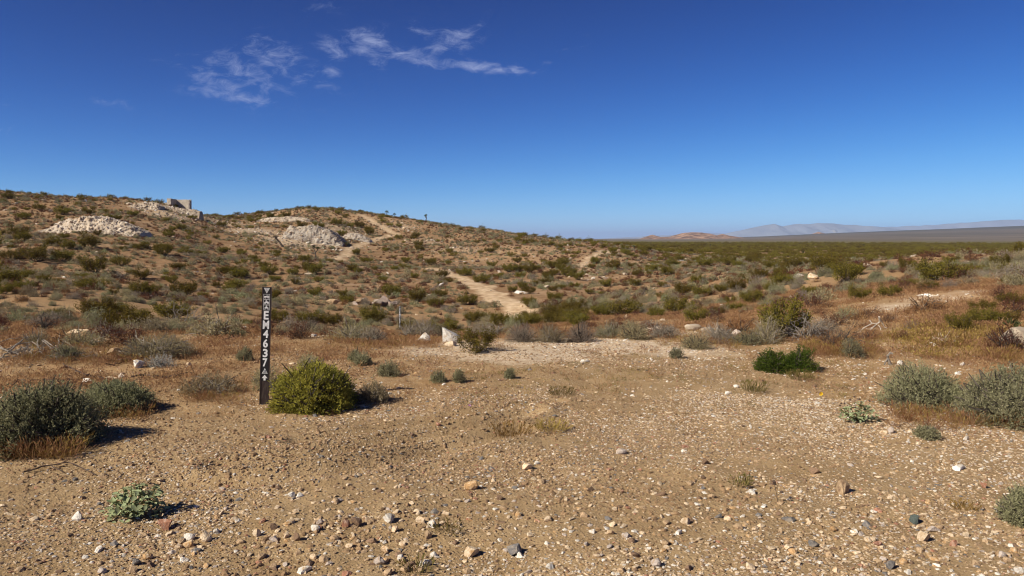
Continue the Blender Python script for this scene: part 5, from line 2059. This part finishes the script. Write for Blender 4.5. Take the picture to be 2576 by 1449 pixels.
# creosote bushes read off the photograph: pixel of the foot, width
CREO = [(45, 596, 70), (30, 655, 60), (92, 660, 85), (161, 660, 60), (226, 625, 55), (174, 628, 40), (238, 690, 100), (305, 670, 50), (412, 645, 55), (355, 628, 40), (449, 680, 45),
        (565, 690, 45), (595, 697, 40), (357, 705, 55), (461, 745, 70), (578, 735, 40), (355, 742, 60), (285, 742, 30), (248, 800, 90), (280, 790, 80), (434, 808, 100), (136, 800, 40),
        (12, 740, 50), (159, 542, 55), (528, 533, 32), (60, 552, 36), (100, 530, 30), (20, 500, 30), (110, 492, 20), (130, 492, 18), (160, 492, 18), (205, 491, 20), (250, 491, 22), (305, 491, 22), (375, 493, 26), (390, 494, 20),
        (583, 692, 45), (603, 702, 45), (677, 692, 45), (737, 692, 30), (794, 692, 50), (722, 549, 40), (680, 549, 26), (650, 549, 20), (806, 573, 30), (759, 576, 40), (848, 567, 35), (905, 574, 45),
        (930, 592, 30), (987, 747, 55), (863, 747, 32), (1106, 747, 42), (1094, 772, 46), (938, 815, 75), (779, 815, 75), (836, 820, 55), (1022, 662, 25), (1084, 668, 35), (1141, 645, 20),
        (1171, 694, 45), (1096, 772, 40), (1235, 674, 32), (1302, 660, 28), (1248, 627, 20), (1210, 638, 18), (1280, 685, 38), (1332, 686, 36), (1367, 662, 18), (1394, 692, 30), (1409, 678, 30),
        (1379, 704, 28), (1456, 705, 40), (1330, 739, 40), (1396, 759, 50), (1330, 772, 48), (1290, 735, 30), (1196, 812, 60), (1260, 822, 70), (1332, 812, 65), (1390, 818, 70), (1450, 820, 75),
        (1513, 799, 65), (1597, 720, 35), (1525, 722, 40), (1453, 640, 18), (1496, 664, 28), (1443, 650, 16), (1575, 640, 26), (1545, 642, 20), (1602, 777, 30), (1481, 740, 25), (1513, 742, 20),
        (1650, 800, 40), (1607, 692, 25), (1677, 692, 40), (1630, 684, 22), (1640, 667, 20), (1736, 665, 18), (1667, 722, 25), (1766, 747, 55), (1719, 742, 55), (1677, 754, 30), (1813, 734, 35),
        (1853, 734, 50), (1652, 797, 50), (1751, 814, 75), (1806, 794, 30), (1840, 762, 35), (1850, 782, 50), (1940, 732, 40), (1970, 717, 60), (1992, 674, 50), (2039, 742, 50), (2128, 714, 85),
        (2148, 682, 45), (2066, 685, 70), (2100, 688, 50), (1830, 668, 45), (1893, 662, 40), (2155, 692, 45), (2279, 682, 50), (2225, 674, 30), (2287, 722, 45), (2235, 747, 60), (2334, 732, 40),
        (2458, 690, 55), (2515, 675, 60), (2557, 697, 40), (2545, 719, 45), (2396, 665, 45), (2478, 782, 70), (2540, 772, 45), (2478, 817, 60), (2418, 834, 40), (2520, 812, 80), (2158, 757, 65),
        (2620, 700, 60), (2640, 780, 70), (-40, 700, 80), (-30, 620, 60)]
rows = []
for (px, py, w) in CREO:
    p, d, wm = place(px, py, w, .2)
    rows.append((p[0], p[1], float(np.clip(wm, .5, 2.6)), 1))
H_CREO = np.array(rows)

rng = np.random.default_rng(99)


def scatter(n, r0, r1, a0=-42, a1=42):
    r = np.sqrt(rng.uniform(r0 * r0, r1 * r1, n))
    a = np.radians(rng.uniform(a0, a1, n))
    return r * np.sin(a), r * np.cos(a)


def keep_clear(x, y, pad, grid):
    """thin out points that crowd the ones already placed"""
    m = np.ones(len(x), bool)
    if len(grid) == 0:
        return m
    for i in range(0, len(grid), 200):
        g = grid[i:i + 200]
        m &= (np.hypot(x[:, None] - g[None, :, 0], y[:, None] - g[None, :, 1]) > pad * g[None, :, 2]).all(1)
    return m


def clear_post(x, y):
    """no tall bush in front of the distant marker or the boulder"""
    ok = np.ones(len(x), bool)
    for (qx_, qy_, w_) in ((post2.location.x, post2.location.y, .9), (o_bould[0], o_bould[1], .7)):
        t = (x * qx_ + y * qy_) / (qx_ * qx_ + qy_ * qy_)
        off = np.hypot(x - t * qx_, y - t * qy_)
        ok &= ~((off < w_) & (t < 1.05))
    return ok


near_keep = [(*place(px, py)[0][:2], r) for px, py, r in ((1136, 862, 1.2), (1200, 885, 1.0), (1005, 800, 1.5), (668, 1017, 1.5))]


def zone_density(x, y):
    r = np.hypot(x, y)
    px, py, _ = proj(np.stack([x, y, ground_z(x, y, False)], 1))
    tan_shoulder = np.exp(-((px - 1330) / 170.0) ** 2 - ((py - 640) / 26.0) ** 2)
    return px, py, r, tan_shoulder


# creosote, by chance
x, y = scatter(10000, 17, 250)
px, py, r, ts = zone_density(x, y)
pr = np.where(r < 24, .05, np.where(r < 95, .20, .22)) * (1 + 1.2 * fbm(x / 14, y / 14, 3, 5)) * (1 - .5 * ts) * (1 - .75 * np.clip(pale_at(x, y) * 1.5, 0, 1)) * (trail_at(x, y) < .1)
pr *= np.where((r < 30) & (px > 1000) & (px < 1900), .6, 1)
m = rng.uniform(size=len(x)) < pr
x, y = x[m], y[m]
m = keep_clear(x, y, .9, H_CREO) & clear_post(x, y)
x, y = x[m], y[m]
w = np.clip(rng.lognormal(-.08, .42, len(x)), .4, 2.1)
A_CREO = np.concatenate([H_CREO, np.stack([x, y, w, 0 * x], 1)])
# the creosote flat beyond
x, y = scatter(70000, 170, 1000, -4, 44)
px, py, r, ts = zone_density(x, y)
pr = (.32 + .30 * fbm(x / 40, y / 40, 3, 6)) * smooth(165, 240, r) * np.where(r > 450, .55, 1)
m = (rng.uniform(size=len(x)) < pr) & (px > 1380)
x, y = x[m], y[m]
P_CREO = np.stack([x, y, np.clip(rng.lognormal(.45, .3, len(x)), .8, 2.8) * np.where(np.hypot(x, y) > 450, 1.35, 1), 0 * x], 1)
# grey bursage
x, y = scatter(46000, 13.6, 240)
px, py, r, ts = zone_density(x, y)
pr = np.where(r < 22, .42, np.where(r < 110, .90, .75)) * (1 + 2.6 * fbm(x / 9, y / 9, 4, 7)) * (1 - .6 * np.clip(bare_at(x, y), 0, 1)) * (1 - .8 * np.clip(pale_at(x, y) * 1.6, 0, 1)) * (trail_at(x, y) < .15)
m = rng.uniform(size=len(x)) < pr
x, y = x[m], y[m]
m = clear_post(x, y)
x, y = x[m], y[m]
A_BUR = np.stack([x, y, np.clip(rng.lognormal(-.80, .40, len(x)), .18, .95), 0 * x], 1)
# brown dry brush
x, y = scatter(30000, 13.2, 220)
px, py, r, ts = zone_density(x, y)
pr = np.where(r < 80, .62, .66) * (1 + 1.7 * fbm(x / 6, y / 6, 3, 8)) * (1 - .5 * ts) * (1 - .8 * np.clip(pale_at(x, y) * 1.6, 0, 1)) * (trail_at(x, y) < .15)
m = rng.uniform(size=len(x)) < pr
x, y = x[m], y[m]
A_DRY = np.stack([x, y, np.clip(rng.lognormal(-.85, .35, len(x)), .18, .8), 0 * x], 1)


def zone(px, py):
    if px < 620:
        return ('high on the left hill' if py < 560 else 'below the long tailings heap' if py < 680 else 'on the lower left slope' if py < 770 else 'at the foot of the left slope')
    if px < 1120:
        return ('above the grey cut bank' if py < 585 else 'below the grey cut bank' if py < 680 else 'beyond the distant post' if py < 770 else 'beside the small distant marker post')
    if px < 1560:
        return ('on the bare tan shoulder of the ridge' if py < 650 else 'beyond the top of the sandy trail' if py < 710 else 'right of the sandy trail' if py < 780 else 'in the thicket behind the white boulder')
    if px < 2050:
        return ('at the ridge end' if py < 655 else 'on the low rise right of centre' if py < 715 else 'in mid distance right of centre' if py < 780 else 'behind the gravel bank\'s right end')
    return ('on the plain at right' if py < 665 else 'along the rise at far right' if py < 720 else 'on the right-hand slope' if py < 790 else 'near the bleached root at right')


TONE = {'creosote': ('olive creosote bush', 'creosote_bush', 'bush', 'creosote bushes on the hills'),
        'bursage': ('grey bursage shrub', 'bursage', 'shrub', 'grey bursage shrubs on the slopes'),
        'dry': ('brown dry brush clump', 'dry_brush', 'dry brush', 'brown dry brush clumps')}


def shrubs(kind, arr, limit, forced):
    """the largest in view become things; the rest is returned"""
    x, y, w = arr[:, 0], arr[:, 1], arr[:, 2]
    z = ground_z(x, y)
    vis = visible(x, y, z + w * .5)
    px, py, f = proj(np.stack([x, y, z], 1))
    size = w * F / f
    inframe = (px > -size * .4) & (px < 2576 + size * .4) & (py < 1449)
    score = np.where(vis & inframe, size, -1)
    order = np.argsort(-score - 1e4 * (arr[:, 3] > 0) * (score > 0))
    pickd = [i for i in order[:limit] if score[i] > 0]
    rest = np.ones(len(x), bool)
    rest[pickd] = False
    # names by place and size
    tone, nm, cat, grp = TONE[kind]
    big = sorted(pickd, key=lambda i: -size[i])
    zones = {}
    for i in big:
        sc = 'large' if size[i] > 58 else 'medium' if size[i] > 34 else 'small'
        zones.setdefault((zone(px[i], py[i]), sc), []).append(i)
    rg = random.Random(len(kind))
    for (zn, sc), ids in zones.items():
        ids.sort(key=lambda i: px[i])
        for k, i in enumerate(ids):
            if len(ids) == 1:
                lab = 'the one %s %s %s' % (sc, tone, zn)
            elif k < len(ORD):
                lab = '%s %s %s, %s from left' % (sc, tone, zn, ORD[k])
            else:
                lab = '%s %s among the crowd %s' % (sc, tone, zn)
            rz = rg.uniform(0, 6.28)
            s = (w[i], w[i], w[i] * rg.uniform(.85, 1.15))
            loc = (x[i], y[i], z[i] - .02)
            if size[i] > 22:
                br, fo = VAR[kind][rg.randrange(len(VAR[kind]))]
                root = thing(nm, loc, lab, cat, grp, rz, s)
                obj('branches', br, root)
                obj('foliage', fo, root)
            else:
                obj(nm, FAR[kind][rg.randrange(len(FAR[kind]))], None, lab, cat, grp, None, loc, (0, 0, rz), s)
    keep = rest & (px > -700) & (px < 3300) & (vis | (f < 60))
    return arr[keep]


def instancer(name, pts, rot, scl, idx, meshes, label, kind='stuff'):
    """one mass made of many copies of a few small meshes, laid out on the ground point by point"""
    me = bpy.data.meshes.new(name)
    me.vertices.add(len(pts))
    me.vertices.foreach_set('co', np.asarray(pts, np.float32).ravel())
    for nm, val, ty in (('rot', rot, 'FLOAT_VECTOR'), ('scl', scl, 'FLOAT_VECTOR')):
        a = me.attributes.new(nm, ty, 'POINT')
        a.data.foreach_set('vector', np.asarray(val, np.float32).ravel())
    a = me.attributes.new('idx', 'INT', 'POINT')
    a.data.foreach_set('value', np.asarray(idx, np.int32))
    col = bpy.data.collections.new(name + '_pieces')
    for k, m_ in enumerate(meshes):
        col.objects.link(bpy.data.objects.new('%s_piece_%02d' % (name, k), m_))
    o = obj(name, me, kind=kind)
    o['label'] = label
    ng = bpy.data.node_groups.new(name, 'GeometryNodeTree')
    ng.interface.new_socket('Geometry', in_out='INPUT', socket_type='NodeSocketGeometry')
    ng.interface.new_socket('Geometry', in_out='OUTPUT', socket_type='NodeSocketGeometry')
    N = ng.nodes.new
    gi, go = N('NodeGroupInput'), N('NodeGroupOutput')
    iop = N('GeometryNodeInstanceOnPoints')
    ci = N('GeometryNodeCollectionInfo')
    ci.inputs['Collection'].default_value = col
    ci.inputs['Separate Children'].default_value = True
    ci.inputs['Reset Children'].default_value = True
    iop.inputs['Pick Instance'].default_value = True

    def na(nm, ty):
        q = N('GeometryNodeInputNamedAttribute')
        q.data_type = ty
        q.inputs['Name'].default_value = nm
        return q.outputs['Attribute']
    er = N('FunctionNodeEulerToRotation')
    L = ng.links.new
    L(gi.outputs[0], iop.inputs['Points'])
    L(ci.outputs[0], iop.inputs['Instance'])
    L(na('idx', 'INT'), iop.inputs['Instance Index'])
    L(na('rot', 'FLOAT_VECTOR'), er.inputs[0])
    L(er.outputs[0], iop.inputs['Rotation'])
    L(na('scl', 'FLOAT_VECTOR'), iop.inputs['Scale'])
    L(iop.outputs[0], go.inputs[0])
    md = o.modifiers.new('scatter', 'NODES')
    md.node_group = ng
    return o


def mass(name, arr, kind, label):
    n = len(arr)
    z = ground_z(arr[:, 0], arr[:, 1]) - .02
    rot = np.stack([rng.normal(size=n) * .05, rng.normal(size=n) * .05, rng.uniform(0, 6.28, n)], 1)
    s = np.stack([arr[:, 2], arr[:, 2], arr[:, 2] * rng.uniform(.8, 1.2, n)], 1)
    d = np.hypot(arr[:, 0], arr[:, 1])
    nf = len(FAR[kind])
    meshes = FAR[kind] + [join2(*v, name) for v in VAR[kind]]
    idx = np.where(d < 45, nf + rng.integers(0, len(VAR[kind]), n), rng.integers(0, nf, n))
    instancer(name, np.stack([arr[:, 0], arr[:, 1], z], 1), rot, s, idx, meshes, label)


rest_c = shrubs('creosote', A_CREO, 296, True)
rest_b = shrubs('bursage', A_BUR, 298, False)
rest_d = shrubs('dry', A_DRY, 160, False)
z = ground_z(P_CREO[:, 0], P_CREO[:, 1])
pv_ = visible(P_CREO[:, 0], P_CREO[:, 1], z + P_CREO[:, 2] * .6)
mass('creosote_scrub', np.concatenate([rest_c, P_CREO[pv_]]), 'creosote', 'green creosote scrub covering the far plain and ridge')
mass('bursage_scrub', rest_b, 'bursage', 'mass of small grey shrubs scattered over the hills')
mass('dry_scrub', rest_d, 'dry', 'mass of small brown dry brush over the hills')
print('shrubs', len(rest_c), pv_.sum(), len(rest_b), len(rest_d))

# ------------------------------------------------------------------ dry grass
TUFTS = [grass_tuft(400 + i, .20, (.055, .07, .06, .085, .05, .075)[i], 26, ('red_grass', 'red_grass', 'gold_grass', 'red_grass', 'green_grass', 'gold_grass')[i], (.0038, .004, .004, .0042, .0035, .004)[i]) for i in range(6)]
x, y = scatter(150000, 3.2, 34, -44, 44)
r = np.hypot(x, y)
px, py, f = proj(np.stack([x, y, ground_z(x, y, False)], 1))
g = grass_at(x, y) * (1 - .9 * np.clip(pale_at(x, y) * 1.8, 0, 1))
golden = np.exp(-((px - 2400) / 190.0) ** 2 - ((py - 862) / 40.0) ** 2)
g = np.maximum(g, golden)
patch = smooth(.02, .28, fbm(x / 1.1, y / 1.1, 3, 15))
g = np.maximum(g, .10 * patch * (r < 9))
g = np.maximum(g, .55 * smooth(.05, .3, fbm(x / .9, y / .9, 3, 18)) * (px > 1150) * (px < 2300) * (r < 11.5) * smooth(1180, 1060, py))
m = rng.uniform(size=len(x)) < g ** 1.5 * np.where(r > 16, .75, .75) * np.clip(.62 + 1.5 * fbm(x / .8, y / .8, 3, 16), .08, 1)
x, y, r, px, py, gd = x[m], y[m], r[m], px[m], py[m], golden[m]
n = len(x)
t = rng.uniform(size=n)
idx = rng.integers(0, 2, n)
idx = np.where(t > .62, 3, idx)
idx = np.where((gd > .35) & (t < .75), np.where(t < .4, 2, 5), idx)
olive = (px > 1150) & (px < 2200) & (r < 11)
idx = np.where(olive & (t < .7), np.where(t < .5, 4, 2), idx)
big = np.where(r > 14, 1.35, 1.0) * np.where(olive, .75, 1.0) * (1 + .7 * gd)
big = big * np.where((r < 9) & ~olive, .62, 1.0)
s = rng.uniform(.55, 1.15, n) * big
instancer('dry_grass', np.stack([x, y, ground_z(x, y)], 1), np.stack([rng.normal(size=n) * .12, rng.normal(size=n) * .12, rng.uniform(0, 6.28, n)], 1),
          np.stack([s * 1.2, s * 1.2, s], 1), idx, TUFTS, 'reddish brown dried grass covering the soil')
print('grass', n)
# taller dead grass skirts at the foot of the big shrubs
sk = []
for (a, b, py_, dn, hh) in ((0, 200, 1140, 220, 1.5), (200, 380, 1044, 120, 1.2), (2240, 2576, 1066, 170, 1.3), (2250, 2420, 1036, 60, 1.0), (690, 880, 1036, 60, .7), (2480, 2576, 900, 160, 1.6), (470, 610, 996, 120, 1.0), (2020, 2200, 885, 300, 1.5), (1660, 1860, 862, 260, 1.3), (820, 1100, 862, 260, 1.2), (60, 400, 905, 300, 1.3)):
    for k in range(dn):
        q = G(rng.uniform(a, b), py_ - rng.uniform(-16, 26))
        if rng.uniform() < .45:
            continue
        sk.append((q[0], q[1], q[2], hh * rng.uniform(.35, .75)))
sk = np.array(sk)
n = len(sk)
TALL = [grass_tuft(420 + i, .14, .16, 26, ('dry_leaf', 'red_grass', 'gold_grass')[i], .0036) for i in range(3)]
instancer('dead_grass', sk[:, :3], np.stack([rng.normal(size=n) * .15, rng.normal(size=n) * .15, rng.uniform(0, 6.28, n)], 1), np.repeat(sk[:, 3:4], 3, 1), rng.integers(0, 3, n), TALL, 'dark dead grass tangled around the feet of the shrubs')

# ------------------------------------------------------------------ gravel
rock_mat('rock_clod', (0.36, 0.23, 0.125), (0.22, 0.135, 0.072))
ROCKS['clod'] = ROCKS['brown']
GK = ['white', 'cream', 'tan', 'ochre', 'red', 'brown', 'grey', 'lilac', 'clod']
PEB = [rock_mesh('pebble', 500 + i * 3 + j, MATS['rock_' + k], 1, 6, (1, (.8, .65, .9)[j], (.45, .6, .35)[j]), .05) for i, k in enumerate(GK) for j in range(3)]


def pebbles(n, r0, r1, smin, smax, power, dens_f, seed):
    global rng
    x, y = scatter(n, r0, r1, -44, 44)
    px, py, f = proj(np.stack([x, y, ground_z(x, y, False)], 1))
    d = dens_f(x, y, px, py)
    m = rng.uniform(size=n) < d
    x, y, px = x[m], y[m], px[m]
    k = len(x)
    s = smin + (smax - smin) * rng.uniform(size=k) ** power
    light = np.clip(.27 + .22 * smooth(900, 1900, px) + .35 * pale_at(x, y) + .5 * fbm(x / 1.4, y / 1.4, 2, 66), .12, .95)
    u = rng.uniform(size=k)
    v = rng.uniform(size=k)
    kd = np.where(u < light, np.where(v < .20, 0, np.where(v < .84, 1, 7)), np.where(v < .56, 2, np.where(v < .70, 3, np.where(v < .75, 4, np.where(v < .94, 5, 6)))))
    return x, y, s, kd


def d_small(x, y, px, py):
    r = np.hypot(x, y)
    band = .48 + 1.8 * fbm(x / 1.1, y / 1.1, 4, 61) + .35 * smooth(1000, 2000, px) + .6 * pale_at(x, y)
    band = band - .45 * grass_at(x, y) * (1 - np.clip(2 * pale_at(x, y), 0, 1))
    return np.clip(band, .06, 1)


def d_big(x, y, px, py):
    return np.clip(.45 + 1.3 * fbm(x / 1.3, y / 1.3, 3, 62) + .5 * smooth(5.5, 4, np.hypot(x, y)) + .9 * pale_at(x, y), .05, 1)


cl = pebbles(75000, 3.3, 12, .008, .038, 2.4, lambda x, y, px, py: np.clip(.32 + 2.0 * fbm(x / 1.2, y / 1.2, 4, 64), .04, 1), 5)
parts = [(cl[0], cl[1], cl[2], np.full(len(cl[0]), 8)), pebbles(150000, 3.3, 8.5, .008, .029, 2.1, d_small, 1), pebbles(80000, 8.5, 17, .012, .040, 2.0, d_small, 2), pebbles(3000, 3.3, 5.4, .020, .05, 2.0, d_big, 6), pebbles(3600, 3.3, 10, .026, .060, 2.4, d_big, 3), pebbles(4500, 9, 22, .03, .09, 2.6, d_big, 4)]
x, y, s, kd = (np.concatenate([p[k] for p in parts]) for k in range(4))
z = ground_z(x, y)
# the three hundred that show largest are stones of their own
px, py, f = proj(np.stack([x, y, z], 1))
size = np.where((px > 0) & (px < 2576) & (py < 1449) & (kd < 8), s * F / f, 0)
order = np.argsort(-size)
NS = 190
ind, rest = order[:NS], order[NS:]
REG = []
for i in ind:
    row_ = 'along the bottom edge' if py[i] > 1330 else 'in the lower gravel' if py[i] > 1180 else 'in the middle ground' if py[i] > 1000 else 'near the shrubs' if py[i] > 900 else 'on the far gravel bank'
    colu = 'at far left' if px[i] < 520 else 'left of centre' if px[i] < 1100 else 'at centre' if px[i] < 1560 else 'right of centre' if px[i] < 2080 else 'at far right'
    REG.append((GK[kd[i]], row_, colu))
from collections import defaultdict
reg = defaultdict(list)
for i, g_ in zip(ind, REG):
    reg[g_].append(i)
WORD = {'white': 'white', 'cream': 'cream', 'tan': 'tan', 'ochre': 'ochre', 'red': 'reddish', 'brown': 'dark brown', 'grey': 'slate grey', 'lilac': 'pale lilac'}
rg = random.Random(12)
for (kc, row_, colu), ids in reg.items():
    ids.sort(key=lambda i: px[i])
    for k, i in enumerate(ids):
        lab = 'the one small %s stone %s %s' % (WORD[kc], row_, colu) if len(ids) == 1 else 'small %s stone %s %s, %s from left' % (WORD[kc], row_, colu, ORD[k])
        mm = ROCKS[kc][rg.randrange(4)]
        o = obj('stone', mm, None, lab, 'stone', 'loose stones and rocks', None, (x[i], y[i], z[i] + s[i] * .10), (rg.uniform(-.3, .3), rg.uniform(-.3, .3), rg.uniform(0, 6.28)), s[i])
n = len(rest)
instancer('gravel', np.stack([x[rest], y[rest], z[rest] + s[rest] * .02], 1), np.stack([rng.normal(size=n) * .3, rng.normal(size=n) * .3, rng.uniform(0, 6.28, n)], 1),
          np.repeat(s[rest][:, None], 3, 1), kd[rest] * 3 + rng.integers(0, 3, n), PEB, 'loose gravel of white, cream, tan and grey chips over the soil')
print('gravel', n)
# broken rock strewn over the pale patches of the hills
x, y = scatter(90000, 14, 215, -42, 42)
pa = pale_at(x, y)
m = rng.uniform(size=len(x)) < np.clip(pa * 1.3 - .10, 0, 1) * .9 + .02
x, y = x[m], y[m]
r = np.hypot(x, y)
n = len(x)
s = np.clip(rng.lognormal(-1.75, .55, n), .06, .9) * np.where(r < 40, .7, 1.25)
HR = [rock_mesh('hill_rock', 700 + i, MATS['rock_' + ('white', 'pale', 'cream', 'pale', 'lilac', 'outcrop')[i]], 1, 6, (1, .8, .55), .06) for i in range(6)]
instancer('hill_rubble', np.stack([x, y, ground_z(x, y) + .05 * s], 1), np.stack([rng.normal(size=n) * .3, rng.normal(size=n) * .3, rng.uniform(0, 6.28, n)], 1),
          np.stack([s * 1.2, s, s * .9], 1), rng.choice(6, n, p=[.2, .3, .15, .2, .08, .07]), HR, 'pale broken rock strewn over the hillsides')
print('rubble', n)

# fine broken stone covering each waste heap, part of the heap
for hi_, (root, hx, hy, hzz, kinds) in enumerate(HEAP_STONES):
    nx, ny = hx.shape
    n = 2200 if hi_ in (0, 3) else 900
    i, j = rng.integers(3, nx - 4, n), np.clip((np.abs(rng.normal(0, .42, n)) * ny).astype(int), 1, ny - 4)
    fx, fy = rng.uniform(size=n), rng.uniform(size=n)
    pts = np.stack([hx[i, j] * (1 - fx) + hx[i + 1, j] * fx, hy[i, j] * (1 - fy) + hy[i, j + 1] * fy, hzz[i, j] * (1 - fy) + hzz[i, j + 1] * fy], 1)
    s = np.clip(rng.lognormal(-2.0, .5, n), .06, .5)
    o = instancer('loose_rubble', pts, np.stack([rng.normal(size=n) * .5, rng.normal(size=n) * .5, rng.uniform(0, 6.28, n)], 1), np.stack([s * 1.2, s, s], 1),
                  rng.choice(6, n, p=[.20, .32, .10, .20, .08, .10]), HR, 'fine broken stone over the heap')
    o.parent = root
